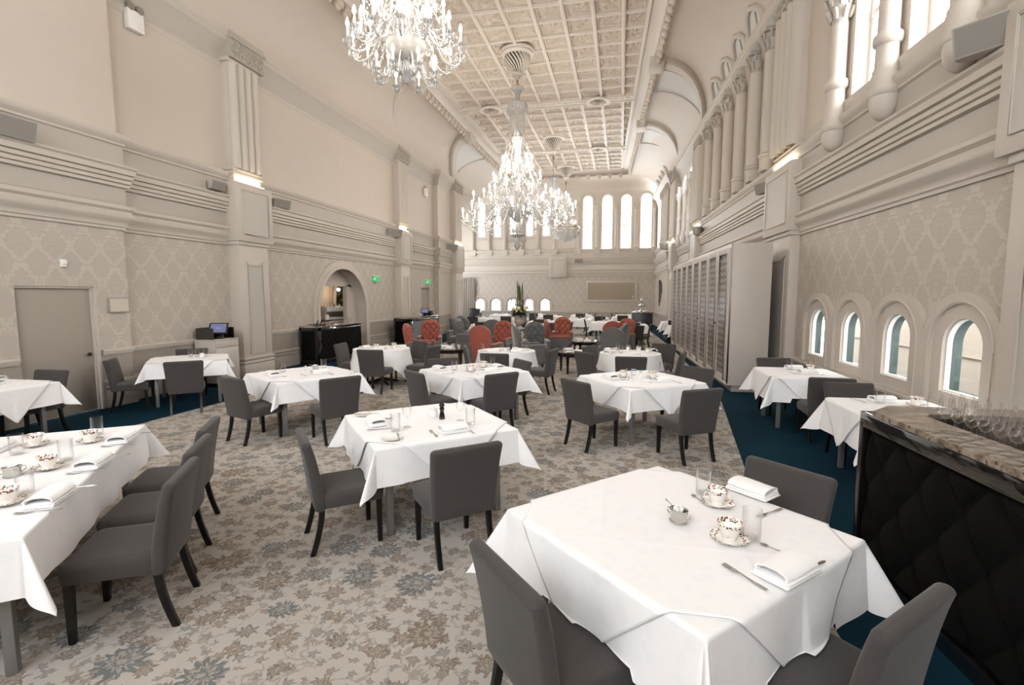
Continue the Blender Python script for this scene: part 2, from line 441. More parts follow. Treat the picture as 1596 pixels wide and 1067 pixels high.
# left wall, three planes with a door, the arched opening and a far door
mb = MB()
mb.panel(rect(Y0, 7.15, .95, 4.7), [rect(5.46, 6.6, .95, 2.06)], .1, WN)
mb.loft([[(XN, 7.15, .95), (XL, 7.15, .95)], [(XN, 7.15, 4.7), (XL, 7.15, 4.7)]], close=False)
ARC = arch_poly(14.42, .95, 2.7, 2.8)
mb.panel(rect(7.15, 22.4, .95, 3.1), [ARC, rect(20.87, 21.96, .95, 2.27)], .3, WL)
mb.panel(rect(22.4, 25.3, .95, 3.1), [], .1, WP)
mb.loft([[(XL, 22.4, .95), (XP, 22.4, .95)], [(XL, 22.4, 3.1), (XP, 22.4, 3.1)]], close=False)
struct(mb.build('wall_left', M['wallpaper'], smooth=20))
mb = MB()
mb.panel(rect(Y0, 7.15, 0, .95), [rect(5.46, 6.6, 0, .95)], .1, WN)
mb.loft([[(XN, 7.15, 0), (XL, 7.15, 0)], [(XN, 7.15, .95), (XL, 7.15, .95)]], close=False)
mb.panel(rect(7.15, 22.4, 0, .95), [rect(13.07, 15.77, .02, .95), rect(20.87, 21.96, 0, .95)], .3, WL)
mb.panel(rect(22.4, 25.3, 0, .95), [], .1, WP)
mb.loft([[(XL, 22.4, 0), (XP, 22.4, 0)], [(XL, 22.4, .95), (XP, 22.4, .95)]], close=False)
struct(mb.build('wall_left_dado', M['dado'], smooth=20))
mb = MB()
mb.panel(rect(Y0, 7.15, 4.6, 7.8), [], .1, WN)
mb.loft([[(XN, 7.15, 4.6), (XL, 7.15, 4.6)], [(XN, 7.15, 7.8), (XL, 7.15, 7.8)]], close=False)
mb.panel(rect(7.15, 22.4, 3.1, 7.8), [], .1, WL)
mb.panel(rect(22.4, 25.3, 3.1, 7.8), [], .1, WP)
mb.loft([[(XL, 22.4, 3.1), (XP, 22.4, 3.1)], [(XL, 22.4, 7.8), (XP, 22.4, 7.8)]], close=False)
# return beyond the last pier into the far bay
mb.loft([[(XP, 25.3, 0), (-12.4, 25.3, 0)], [(XP, 25.3, 9.8), (-12.4, 25.3, 9.8)]], close=False)
mb.panel(rect(25.3, YE, 0, 9.8), [arch_poly(c, 1.0, 1.5, 7.0) for c in (27.3, 29.2, 31.1)], .3, lambda a, d, b: (-12.4 + d, a, b))  # unseen arched window openings, added to brighten the far bay
struct(mb.build('wall_left_upper', M['wall'], smooth=20))

# right wall
RW = [9.37, 8.215, 7.06, 5.91]
CW = [(8.22, 1.06), (6.8, 1.06), (5.38, 1.06)]
LW = [(22.9, .85), (24.45, .85)]
mb = MB()
mb.panel(rect(Y0, 26.8, .75, 3.1), [arch_poly(c, .895, .58, 1.69) for c in RW], .09, WR)
mb.panel(rect(26.8, YE, .9, 3.1), [], .1, WF)
struct(mb.build('wall_right', M['wallpaper'], smooth=20))
mb = MB()
mb.panel(rect(Y0, 26.8, 0, .75), [], .1, WR); mb.panel(rect(26.8, YE, 0, .9), [], .1, WF)
struct(mb.build('wall_right_dado', M['dado'], smooth=20))
mb = MB()
mb.panel(rect(Y0, 26.8, 3.1, 8.2), [arch_poly(c, 4.92, w, 7.45) for c, w in CW] + [arch_poly(c, 4.95, w, 7.4) for c, w in LW], .34, WR)
mb.panel(rect(26.8, YE, 3.1, 8.2), [], .1, WF)
mb.loft([[(xr(26.8), 26.8, 0), (2.36, 26.8, 0)], [(xr(26.8), 26.8, 9.8), (2.36, 26.8, 9.8)]], close=False)
struct(mb.build('wall_right_upper', M['wall'], smooth=20))

# far end wall
EA = [-8.8, -7.75, -6.69, -5.64, -4.6]
EH = [(-2.05, .56), (-.9, .62), (.2, .62), (1.34, .64)]
EL = [-8.67, -7.64, -6.62, -5.59, -4.57]
mb = MB()
mb.panel(rect(-11.5, 2.0, .85, 3.1), [arch_poly(c, .89, .56, 1.67) for c in EA], .3, WE)
struct(mb.build('wall_far', M['wallpaper'], smooth=20))
mb = MB(); mb.panel(rect(-11.5, 2.0, 0, .85), [], .1, WE); struct(mb.build('wall_far_dado', M['dado'], smooth=20))
mb = MB()
mb.panel(rect(-11.5, 2.0, 3.1, 9.3), [arch_poly(c, 4.47, w, 7.8) for c, w in EH] + [arch_poly(c, 5.53, .42, 7.7) for c in EL], .34, WE)
struct(mb.build('wall_far_upper', M['wall_far'], smooth=20))
# rear wall behind the viewer with unseen tall windows added to bring in soft fill light
BW_ADDED = [-7.3, -5.2, -3.1, -1.0, 1.1]
mb = MB()
mb.panel(rect(-8.7, 3.9, 0, 9.8), [arch_poly(c, 3.9, 1.3, 8.0) for c in BW_ADDED], .3, lambda a, d, b: (a, Y0 + d, b))
struct(mb.build('wall_rear', M['wall'], smooth=20))

# ------------------------------------------------------------------ mouldings
ENT = [(0, 3.05), (.03, 3.05), (.03, 3.09), (.05, 3.11), (.05, 3.15), (.07, 3.19), (.12, 3.24), (.13, 3.27), (.13, 3.31), (.10, 3.33), (.10, 3.36), (.14, 3.40), (.14, 3.45),
       (.06, 3.46), (.045, 3.48), (.045, 3.76), (.10, 3.775), (.10, 3.82), (.085, 3.83), (.12, 3.84), (.12, 3.89), (.105, 3.90), (.14, 3.915), (.14, 3.97), (.125, 3.98), (.17, 3.99),
       (.17, 4.07), (.2, 4.10), (.2, 4.13), (.05, 4.15), (.05, 4.47), (.08, 4.49), (.08, 4.52), (.11, 4.56), (.14, 4.61), (.14, 4.66), (.02, 4.70), (0, 4.70)]
COR = [(0, 6.9), (.03, 6.95), (.03, 6.99), (.05, 7.01), (.06, 7.06), (.09, 7.18), (.15, 7.32), (.23, 7.44), (.25, 7.46), (.25, 7.5), (.29, 7.54), (.29, 7.62), (.3, 7.66), (0, 7.74)]
RAIL = [(0, .90), (.015, .90), (.02, .925), (.03, .93), (.03, .955), (.04, .96), (.04, .99), (.03, 1.0), (0, 1.0)]
SKB = [(0, 0), (.035, 0), (.035, .30), (.03, .31), (.045, .33), (.045, .36), (.03, .37), (.03, .40), (.04, .41), (.04, .44), (.02, .47), (0, .48)]
LP1 = [(XN, Y0), (XN, 7.15), (XL, 7.15), (XL, 22.4), (XP, 22.4), (XP, 25.3), (-12.4, 25.3)]
RP1 = [(xr(Y0), Y0), (xr(26.8), 26.8), (2.36, 26.8), (2.13, YE)]
EP1 = [(2.13, YE), (-12.4, YE)]
mb = MB(); mb.sweep(ENT, LP1, -1); trim(mb, M['trim'])
mb = MB(); mb.sweep(ENT, RP1, 1); trim(mb, M['trim'])
mb = MB(); mb.sweep([(d, 1.93 + (z - 1.93) * SE) for d, z in ENT], EP1, 1); trim(mb, M['trim'])
for z0, z1 in ((3.49, 3.755), (4.16, 4.465)):      # grey friezes between the mouldings
    mb = MB(); mb.sweep([(.053, z0), (.053, z1)], LP1, -1); trim(mb, M['frieze']); mb = MB(); mb.sweep([(.053, z0), (.053, z1)], RP1, 1); trim(mb, M['frieze'])
CB = [(.054, 7.02), (.066, 7.06), (.096, 7.18), (.156, 7.32), (.234, 7.435)]
mb = MB(); mb.sweep(CB, LP1, -1); trim(mb, M['frieze']); mb = MB(); mb.sweep([(d, z + .42) for d, z in CB], [(xr(Y0), Y0), (xr(26.8), 26.8), (2.36, 26.8), (2.13, YE)], 1); trim(mb, M['frieze'])
mb = MB(); mb.sweep(COR, LP1, -1); trim(mb, M['trim'])
mb = MB(); mb.sweep([(d, z + .42) for d, z in COR], RP1, 1); trim(mb, M['trim'])
def rail(prof, name, mt, left, right, z=0):
    for side, segs, sg in (('left', left, -1), ('right', right, 1)):
        mb = MB()
        for sgm in segs: mb.sweep(prof, sgm, sg)
        struct(mb.build(name + '_' + side, mt))
LSEG = [[(XN, Y0), (XN, 5.44)], [(XN, 6.62), (XN, 7.15), (XL, 7.15), (XL, 12.78)], [(XL, 16.06), (XL, 20.85)], [(XL, 21.98), (XL, 22.4), (XP, 22.4), (XP, 25.3)]]
rail(SKB, 'baseboard', M['skirt'], LSEG, [[(xr(Y0), Y0), (xr(26.8), 26.8), (2.36, 26.8), (2.13, YE), (-12.4, YE)]])
mb = MB()
for sgm in LSEG: mb.sweep(RAIL, sgm, -1)
trim(mb, M['trim'])
mb = MB(); mb.sweep([(d, z - .12) for d, z in RAIL], [(2.36, 26.8), (2.13, YE), (-12.4, YE)], 1); trim(mb, M['trim'])
mb = MB(); mb.sweep([(0, .66), (.08, .67), (.09, .69), (.09, .72), (.05, .74), (0, .75)], [(xr(3), 3), (xr(10.4), 10.4)], 1); trim(mb, M['trim'])

# ------------------------------------------------------------------ piers with tablet, fluted shafts, scroll capital and uplight
def frame_rect(mb, a0, a1, b0, b1, d, w=.03, h=.02):
    for q in ((a0, a0 + w, b0, b1), (a1 - w, a1, b0, b1), (a0 + w, a1 - w, b0, b0 + w), (a0 + w, a1 - w, b1 - w, b1)):
        mb.span(q[0], q[1], d, d + h, q[2], q[3])
def scroll_relief(mb, a0, a1, d, b0, b1, seed):
    rnd = random.Random(seed); n = max(2, int((a1 - a0) / .17))
    for i in range(n):
        for j in range(2):
            ca = a0 + (a1 - a0) * (i + .5) / n; cb = b0 + (b1 - b0) * (j + .5) / 2; sg = 1 if (i + j) % 2 else -1
            r0 = min((a1 - a0) / n, (b1 - b0) / 2) * .5
            pts = [(ca + sg * r0 * (1 - k / 16) * cos(k * .72 + i), d + .012, cb + r0 * (1 - k / 16) * sin(k * .72 + i)) for k in range(15)]
            mb.tube(pts, [.022 - .0008 * k for k in range(15)], 5)
    for k in range(n * 4):
        mb.ball((rnd.uniform(a0 + .03, a1 - .03), d, rnd.uniform(b0 + .03, b1 - .03)), rnd.uniform(.02, .035), 6, 4)
def pier(W, a0, a1, d0, desc, e_=0.0):
    t0, t1 = a0 - .06, a1 + .14
    mb = MB(W); mb.span(a0, a1, -.05, d0, 0, 3.12)
    frame_rect(mb, a0 + .2, a1 - .2, .55, 2.62, d0, .025, .018)
    mb.tube([(a0 + .2 + (a1 - a0 - .4) * k / 12, d0 + .012, 2.66 - .07 * sin(pi * k / 12) + (.03 if k in (0, 12) else 0)) for k in range(13)], .014, 5)
    for z, e in ((0, .03), (.33, .045), (.42, .04)): mb.span(a0 - e, a1 + e, -.05, d0 + e, z, z + (.32 if z == 0 else .05))
    mb.span(a0 - .03, a1 + .03, -.05, d0 + .03, 3.06, 3.14)
    trim(mb, M['trim'], 30, .006)
    mb = MB(W); mb.span(a0 + .225, a1 - .225, d0 - .002, d0 + .004, .57, 2.6); trim(mb, M['cool'])
    mb = MB(W); mb.span(t0, t1, -.05, d0 + .07, 3.14, 4.44); frame_rect(mb, t0 + .14, t1 - .14, 3.3, 4.3, d0 + .07, .03, .02)
    trim(mb, M['trim'], 30, .008)
    mb = MB(W); mb.span(t0 + .17, t1 - .17, d0 + .066, d0 + .074, 3.33, 4.27); trim(mb, M['cool'])
    # plinth of the shafts
    mb = MB(W)
    for z0, z1, e in ((4.40, 4.62, -.02), (4.62, 4.67, .02), (4.67, 4.71, .0), (4.71, 4.76, .03)):
        mb.span(a0 - e + .02, a1 + e - .02, -.05, d0 - .06 + e, z0, z1)
    mb.span(a0 + .07, a1, -.05, max(d0 - .11, .1), 4.7, 7.05 + e_)
    n = 4; w = (a1 - a0 - .06) / n
    for i in range(n):
        mb.lathe([(w * .48, 4.76), (w * .48, 7.05 + e_)], 14, (a0 + .06 + w * (i + .5), max(d0 - .11, .1), 0), 1, 1.1)
    for z0, z1, e in ((7.03 + e_, 7.08 + e_, .02), (7.08 + e_, 7.11 + e_, .0)): mb.span(a0 - e, a1 + e, -.05, d0 - .05 + e, z0, z1)
    trim(mb, M['trim'], 40, .004)
    mb = MB(W); mb.span(a0 + .02, a1 + .12, -.05, d0 + .03, 7.11 + e_, 7.5 + e_); scroll_relief(mb, a0 + .06, a1 + .1, d0 + .03, 7.13 + e_, 7.49 + e_, int(a0 * 10))
    mb.span(a0 - .0, a1 + .16, -.05, d0 + .07, 7.5 + e_, 7.56 + e_); mb.span(a0 + .02, a1 + .13, -.05, d0 + .04, 7.56 + e_, 7.66 + e_)
    trim(mb, M['cap'], 40)
    # uplight trough behind the tablet's top edge
    p = W((a0 + a1) / 2 + .02, d0 - .0, 4.44); rz = math.atan2(W(a1, 0, 0)[1] - W(a0, 0, 0)[1], W(a1, 0, 0)[0] - W(a0, 0, 0)[0])
    t = thing('uplight', 'glowing warm strip uplight on the ledge of ' + desc, 'light', p, rz, 'uplights on the pier ledges')
    L = (a1 - a0) - .12
    q = MB(); q.box((0, 0, .006), (L + .04, .05, .012)); q.build('housing', M['trim'], t)
    q = MB(); q.box((0, 0, .02), (L, .034, .016)); q.build('lamp_strip', M['strip'], t)
    l = D.lights.new('uplight_lamp', 'AREA'); l.shape = 'RECTANGLE'; l.size = L; l.size_y = .05; l.energy = 5.0; l.color = (1, .84, .55)
    lo = D.objects.new('uplight_lamp', l); COL.objects.link(lo); lo.parent = t; lo.location = (0, 0, .04); lo.rotation_euler = (pi, 0, 0)
pier(WL, 9.72, 10.66, .3, 'the left wall pier beside the till cabinet')
pier(WL, 18.2, 19.0, .3, 'the left wall pier past the arched opening')
pier(WP, 24.1, 25.15, .3, 'the last left wall pier')
pier(WR, 10.45, 11.75, .17, 'the right pier behind the latticed cabinet', .42)
pier(WR, 19.9, 21.2, .17, 'the second pier along the right wall', .42)
pier(WR, 25.6, 26.75, .3, 'the last pier along the right wall', .42)
pier(WR, 4.1, 5.25, .17, 'the right wall pier above the near bar', .42)
# centre tablet on the far wall
mb = MB(WE); mb.span(-4.35, -3.27, 0, .22, 3.0, 4.2); frame_rect(mb, -4.2, -3.42, 3.15, 4.05, .22); trim(mb, M['trim'], 30, .008)

# ------------------------------------------------------------------ ceiling: coves, ribs, frieze, coffers
ZC = 1.93 + 7.07 * SE; ZF = ZC - .28; YC = 29.05 * SE
def xe(y): return .565 * SE - .041 * (y - 13 * SE)
def xb(y): return xe(y) + .5
XEL, XBL = -6.15 * SE, -6.6 * SE
def covL(y, t):
    x0 = XN if y < 7.15 else XL if y < 22.4 else XP
    if t < 0: return (x0, y, 7.7 + 1.1 * t)
    return (x0 + (XBL - x0) * (1 - cos(t)), y, 7.7 + (ZF - 7.7) * sin(t))
def covR(y, t):
    x0 = xr(y) if y < 26.8 else 2.36 - .0375 * (y - 26.8)
    if t < 0: return (x0, y, 8.12 + 1.12 * t)
    return (x0 + (xb(y) - x0) * (1 - cos(t)), y, 8.12 + (ZF - 8.12) * sin(t))
mb = MB()
for a, b in ((Y0, 7.15), (7.1501, 22.4), (22.4001, YC + .9)): mb.grid(2, 16, lambda u, v, a=a, b=b: covL(a + (b - a) * u, v * pi / 2))
struct(mb.build('ceiling_cove_left', M['wall'], smooth=60))
mb = MB()
for a, b in ((Y0, 26.8), (26.8001, YC + .9)): mb.grid(8, 16, lambda u, v, a=a, b=b: covR(a + (b - a) * u, v * pi / 2))
struct(mb.build('ceiling_cove_right', M['wall'], smooth=60))
mb = MB(); mb.grid(1, 12, lambda u, v: (-12.4 + 14.7 * u, YE - (YE - YC - .45) * (1 - cos(v * pi / 2)), 8.65 + (ZF - 8.65) * sin(v * pi / 2)))
struct(mb.build('ceiling_cove_far', M['wall'], smooth=60))
# flat strips and cavetto between frieze and coffered panel
CAV = [(0, 0), (.03, 0), (.03, .03)] + [(.03 + .3 * (1 - cos(k * pi / 16)), .03 + .2 * sin(k * pi / 16)) for k in range(1, 9)] + [(.36, .23), (.36, .28), (.5, .28)]
mb = MB(); ya, yb = Y0, YC + .45
kL = (XEL - XBL) / .5
mb.loft([[(XBL + d * kL, ya, ZF + z) for d, z in CAV], [(XBL + d * kL, yb, ZF + z) for d, z in CAV]], close=False)
mb.loft([[(xb(ya) - d, ya, ZF + z) for d, z in CAV], [(xb(yb) - d, yb, ZF + z) for d, z in CAV]], close=False)
mb.loft([[(XBL, YC + .5 - d, ZF - .001 + z) for d, z in CAV], [(xb(YC), YC + .5 - d, ZF - .001 + z) for d, z in CAV]], close=False)
trim(mb, M['ceil'], 40)
# leaf consoles of the frieze
mb = MB(); gp = MB()
def console(x, y, along):
    d = (.2, .25, .17) if along else (.25, .2, .17)
    mb.box((x, y, ZF - .07), d, 0, (1.05, 1.05))
    q = [(0, k * .11, -.13 - .05 * (1 - k * k)) for k in (-1, -.5, 0, .5, 1)]
    mb.tube([(x + (0 if along else b), y + (b if along else 0), ZF + z) for a, b, z in q], [.03, .06, .08, .06, .03], 6)
y = 1.0
while y < YC + .3:
    console(XBL + .02, y, True); console(xb(y) - .02, y, True); y += .39
x = XBL + .36
while x < xb(YC): console(x, YC + .45, False); x += .66
trim(mb, M['relief'], 40, .012)
mb = MB()
for f, w0, w1 in ((lambda y: XBL, -.05, .12), (lambda y: xb(y), .05, -.12)):
    mb.loft([[(f(y) + w0, y, ZF - .06), (f(y) + w1, y, ZF - .06), (f(y) + w1, y, ZF + .05), (f(y) + w0, y, ZF + .05)] for y in (Y0, YC + .5)])
mb.span(XBL, xb(YC), YC + .38, YC + .55, ZF - .06, ZF + .05)
trim(mb, M['dado'], 30)

# coffered panel: relief panels, ribs, cross beams
BEAMS = [3.3, 11.85, 20.45, 27.0]
rnd = random.Random(5)
STEP = .745 * SE
def relief(u, v, ph):
    a = u * 2 - 1; b = v * 2 - 1; e = max(abs(a), abs(b))
    if e > .70: return .0 if e > .74 else .012
    r = math.hypot(a, b); th = math.atan2(b, a)
    s = .8 * sin(th * 4 + r * 9 + ph) + .7 * sin(a * 13 + ph + 2 * sin(b * 5)) * sin(b * 13 - ph + 2 * sin(a * 6)) + .4 * sin(a * 29 + ph * 2) * sin(b * 27)
    return -.03 + .026 * s
mb = MB(); ribs = MB()
xs = [(-.08 - .745 * k) * SE for k in range(9)]
cols = [(xs[k + 1], xs[k]) for k in range(8)]
for i in range(len(BEAMS)):
    a = BEAMS[i] + .26; b = (BEAMS[i + 1] - .26) if i + 1 < len(BEAMS) else YC
    n = max(1, round((b - a) / STEP)); st = (b - a) / n
    ribs.span(XEL, xe(a), a - .52, a, ZC - .07, ZC + .1)
    for e in (-.5, -.02): ribs.span(XEL, xe(a), a + e - .025, a + e + .025, ZC - .11, ZC)
    for k in range(int((xe(a) - XEL) / .22)): ribs.box((XEL + .14 + .22 * k, a - .26, ZC - .085), (.14, .12, .03))
    for j in range(n):
        ya, yb = a + st * j, a + st * (j + 1)
        if j:
            ribs.span(XEL, xe(ya), ya - .05, ya + .05, ZC - .035, ZC + .05)
            ribs.span(XEL, xe(ya), ya - .025, ya + .025, ZC - .05, ZC)
            if ya > 8:
                for k in range(int((xe(ya) - XEL) / .067)): ribs.box((XEL + .05 + .067 * k, ya + .058, ZC - .02), (.034, .02, .026))
        for x0, x1 in cols + [(xs[0], None)]:
            xx1 = (xe(yb) - .02) if x1 is None else x1
            x0 = max(x0, XEL)
            if xx1 - x0 < .16: continue
            ph = rnd.uniform(0, 6); N_ = 22 if ya > 8 else 8
            mb.grid(N_, N_, lambda u, v, p0=x0, p1=xx1, q0=ya, q1=yb, ph=ph: (p0 + (p1 - p0) * u, q0 + (q1 - q0) * v, ZC + .02 - relief(u, v, ph)))
    for x0 in xs:
        if x0 < XEL + .03: continue
        ye = min(b, 13 * SE + (.565 * SE - x0 - .03) / .041)
        if ye > a: ribs.span(x0 - .055, x0 + .055, a, ye, ZC - .055, ZC + .05); ribs.span(x0 - .028, x0 + .028, a, ye, ZC - .075, ZC)
ribs.span(XEL - .03, XEL + .07, Y0, YC, ZC - .06, ZC + .1)
ribs.loft([[(xe(y) - .07, y, ZC - .06), (xe(y) + .03, y, ZC - .06), (xe(y) + .03, y, ZC + .1), (xe(y) - .07, y, ZC + .1)] for y in (Y0, YC)])
ribs.span(XEL, xe(YC), YC - .07, YC + .03, ZC - .06, ZC + .1)
struct(mb.build('ceiling_relief', M['relief'], smooth=50))
trim(ribs, M['ceil'], 30)
mb = MB(); mb.span(-13, 5, Y0 - .2, YE + .6, ZC + .12, ZC + .3); struct(mb.build('ceiling', M['ceil'], smooth=0))

# round ventilation roses in the cross beams
for i, (x, y) in enumerate(((-.97, 19.0), (-5.0, 19.0), (-1.24, 25.05), (-5.0, 25.05), (-1.0, 10.9), (-5.0, 10.9))):
    desc = ('second cross beam on the right', 'second cross beam on the left', 'third cross beam on the right', 'third cross beam on the left', 'first cross beam on the right', 'first cross beam on the left')[i]
    t = thing('ceiling_vent', 'round white ceiling vent with dark radial slots, ' + desc, 'vent', (x * SE, y * SE, ZC - .08), 0, 'round vents in the ceiling beams')
    q = MB(); q.lathe([(.5, 0), (.5, -.03), (.44, -.05), (.4, -.03), (.33, -.04), (.31, 0)], 28); q.build('ring', M['ceil'], t)
    q = MB(); q.lathe([(.001, -.005), (.32, -.005)], 24); q.build('opening', M['dark_gap'], t)
    q = MB()
    for k in range(16):
        a = 2 * pi * k / 16
        q.loft([[(r * cos(a + e + .5 * r), r * sin(a + e + .5 * r), z) for e, z in ((-.05, -.008), (.05, -.008), (.05, -.04 - .06 * (1 - r / .31)), (-.05, -.04 - .06 * (1 - r / .31)))] for r in (.06, .18, .31)])
    q.ball((0, 0, -.08), .07, 10, 6); q.build('slat', M['relief'], t)

# ribs springing from the pier capitals over the coves, with the pale panels beside them
def on_cove(cov, y, t, k):
    c = Vector(cov(y, t)); q = Vector(cov(y, t + .02)) - c
    nrm = Vector((-q.z, 0, q.x)).normalized()
    if nrm.z > 0: nrm = -nrm
    return c + nrm * k
def cove_rib(cov, yb_, yt, w, raise_, block=True):
    rings = []
    for i in range(21):
        f = i / 20; t = f * (pi / 2 - .03); yc = yb_ + (yt - yb_) * sin(f * pi / 2) ** 1.5
        y0, y1 = yc - w / 2, yc + w / 2
        rings.append([on_cove(cov, y, t, k) for y, k in ((y0, -.02), (y0, raise_), (y0 + w * .12, raise_), (y0 + w * .16, raise_ + .03), (y1 - w * .16, raise_ + .03), (y1 - w * .12, raise_), (y1, raise_), (y1, -.02))])
    mb = MB(); mb.loft(rings, close=False); trim(mb, M['trim'], 40)
    if block:
        x, y, z = cov(yt, pi / 2); sg = -1 if cov is covR else 1
        mb = MB(); mb.box((x + sg * .03, yt, ZF - .09), (.44, w + .1, .3)); trim(mb, M['trim'], 30, .02)
def severy(cov, yb_, yt0, yt1):
    """pale triangular panel between two cove arcs leaving one capital"""
    mb = MB(); rows = []
    for i in range(15):
        f = .25 + .72 * i / 14; t = f * (pi / 2 - .03); g = sin(f * pi / 2) ** 1.5
        ya, yb2 = yb_ + (yt0 - yb_) * g, yb_ + (yt1 - yb_) * g
        rows.append([on_cove(cov, ya + (yb2 - ya) * k / 8, t, .012) for k in range(9)])
    mb.loft(rows, close=False); trim(mb, M['severy'], 60)
    edge = [r[0] for r in rows] + [p for p in rows[-1][1:-1]] + [r[-1] for r in rows[::-1]]
    mb = MB(); mb.tube(edge, .045, 6, False); trim(mb, M['trim'], 60)
cove_rib(covR, 20.3, 17.1, .55, .12); severy(covR, 20.4, 17.6, 19.4)
cove_rib(covR, 26.2, 22.9, .6, .12); severy(covR, 26.3, 23.5, 25.6)
cove_rib(covL, 18.6, 16.9, .5, .05, True); cove_rib(covL, 24.6, 22.9, .75, .12); severy(covL, 24.7, 23.5, 26.6)
cove_rib(covR, 11.1, 7.9, .55, .12)
# slim arched penetrations of the cove over the blind arcade
NI = [(13.52, -.26), (13.3, 0.02), (13.18, .2), (13.12, .36), (13.2, .49), (13.42, .56), (13.7, .53), (13.95, .44), (14.2, .31), (14.4, .18), (14.52, .06)]
for k, off in enumerate((0, 1.3, 2.63, 3.98)):
    P = [on_cove(covR, y + off, t, .03) for y, t in NI]
    mb = MB(); mb.tube(P, .07, 7); trim(mb, M['trim'], 60)
    mb = MB(); c = on_cove(covR, 13.75 + off, .22, .012)
    rows = [[c + (on_cove(covR, y + off, t, .012) - c) * f for y, t in NI] for f in (1, .6, .2)]
    mb.loft(rows, close=False); trim(mb, M['severy'], 60)
    mb = MB(); mb.tube([on_cove(covR, 13.36 + off + .62 * f, .44 - .47 * f, .03) for f in (0, .3, .6, .85, 1)], .02, 5); trim(mb, M['dado'], 60)
for k in range(4):
    y0 = 28.0 + k * 1.1
    P = [on_cove(covR, y0 - .35 + .3 * f, .1 + .35 * sin(f * pi), .03) if False else on_cove(covR, y0 + .2 * cos(pi * f), .05 + .45 * sin(pi * f), .03) for f in [j / 10 for j in range(11)]]
    mb = MB(); mb.tube(P, .06, 6); trim(mb, M['trim'], 60)

# ------------------------------------------------------------------ columns of the right wall
def capital(mb, a, d, z0, z1, r):
    n = 12
    mb.lathe([(r * .95, z0), (r * 1.05, z0 + .04), (r * .95, z0 + .07), (r * 1.0, z0 + .1), (r * 1.5, z1 - .06)], n, (a, d, 0))
    for row in range(2):
        for k in range(8):
            th = 2 * pi * (k + row * .5) / 8; zz = z0 + .16 + row * (z1 - z0) * .4; rr = r * (1.12 + .22 * row)
            mb.tube([(a + rr * cos(th), d + rr * sin(th), zz - .07), (a + (rr + .025) * cos(th), d + (rr + .025) * sin(th), zz), (a + (rr + .055) * cos(th), d + (rr + .055) * sin(th), zz + .07), (a + (rr + .03) * cos(th), d + (rr + .03) * sin(th), zz + .09)], [.02, .035, .03, .012], 5)
    mb.box((a, d, z1), (r * 3.1, r * 3.1, .1))
for a in (12.3, 13.4, 14.68, 16.0, 17.38, 18.7):                # blind arcade beyond the first pier
    mb = MB(WR); mb.lathe([(.16, 4.7), (.16, 4.95), (.19, 4.98), (.19, 5.03), (.15, 5.06), (.14, 7.2)], 14, (a, .1, 0)); mb.box((a, .08, 4.72), (.36, .3, .1))
    trim(mb, M['trim'], 40)
    mb = MB(WR); capital(mb, a, .1, 7.18, 7.62, .14); trim(mb, M['cap'], 40)
    mb = MB(WR); mb.box((a, .1, 7.72), (.5, .42, .16)); mb.box((a, .06, 4.83), (.3, .2, .2)); trim(mb, M['cool'], 30, .01)
for a in (27.3, 27.9, 28.5, 29.1, 29.7):
    mb = MB(WF); mb.lathe([(.1, 4.7), (.1, 4.95), (.13, 5.0), (.09, 5.05), (.09, 7.2)], 10, (a, .06, 0)); capital(mb, a, .06, 7.18, 7.6, .09); trim(mb, M['trim'], 40)
for a in (8.93, 7.51, 6.09, 4.75):                              # corbelled columns between the near windows
    mb = MB(WR)
    mb.lathe([(.001, 4.16), (.06, 4.18), (.11, 4.22), (.15, 4.3), (.165, 4.4), (.16, 4.46), (.18, 4.48), (.18, 4.55), (.155, 4.62), (.16, 4.72), (.145, 4.75), (.15, 4.78), (.13, 4.82), (.125, 5.08), (.16, 5.11), (.165, 5.16), (.16, 5.21), (.12, 5.25), (.115, 6.05)], 20, (a, .14, 0))
    trim(mb, M['trim'], 45)
    mb = MB(WR); capital(mb, a, .14, 6.02, 6.5, .115); trim(mb, M['cap'], 45)
    mb = MB(WR); mb.span(a - .17, a + .17, -.02, .24, 6.56, 7.9); trim(mb, M['trim'], 30, .01)
for a in (22.15, 23.67, 25.2):
    mb = MB(WR); mb.lathe([(.02, 4.2), (.12, 4.3), (.14, 4.5), (.1, 4.7), (.13, 4.75), (.09, 4.8), (.085, 5.5), (.11, 5.53), (.085, 5.56), (.08, 6.3)], 12, (a, .12, 0)); capital(mb, a, .12, 6.3, 6.65, .08)
    mb.span(a - .12, a + .12, -.02, .2, 6.7, 7.0); trim(mb, M['plastic_white'], 45)
mb = MB(WR); mb.span(Y0, 10.3, 0, .1, 4.54, 4.62); mb.span(Y0, 10.3, 0, .06, 4.62, 4.9); trim(mb, M['trim'], 30, .01)

# columns and mouldings of the far wall
mb = MB(WE); cp = MB(WE)
for a in (-2.62, -1.47, -.35, .78, 1.85, -9.2, -8.15, -7.13, -6.1, -5.08, -4.05):
    mb.lathe([(.12, 4.7), (.14, 4.73), (.1, 4.78), (.1, 6.85)], 10, (a, .07, 0)); mb.span(a - .18, a + .18, 0, .16, 4.36, 4.72)
    capital(cp, a, .07, 6.82, 7.2, .1); cp.span(a - .22, a + .22, 0, .16, 7.24, 7.36)
for c, w in EH:
    mb.tube([(c + (w / 2 + .14) * cos(pi * k / 12), .02, 7.49 + (w / 2 + .14) * sin(pi * k / 12)) for k in range(13)], .05, 6)
for c in EL:
    mb.tube([(c + .33 * cos(pi * k / 12), .02, 7.49 + .33 * sin(pi * k / 12)) for k in range(13)], .05, 6); mb.span(c - .3, c + .3, 0, .06, 5.35, 5.42)
trim(mb, M['trim'], 45); trim(cp, M['relief'], 45)
mb = MB(WE)
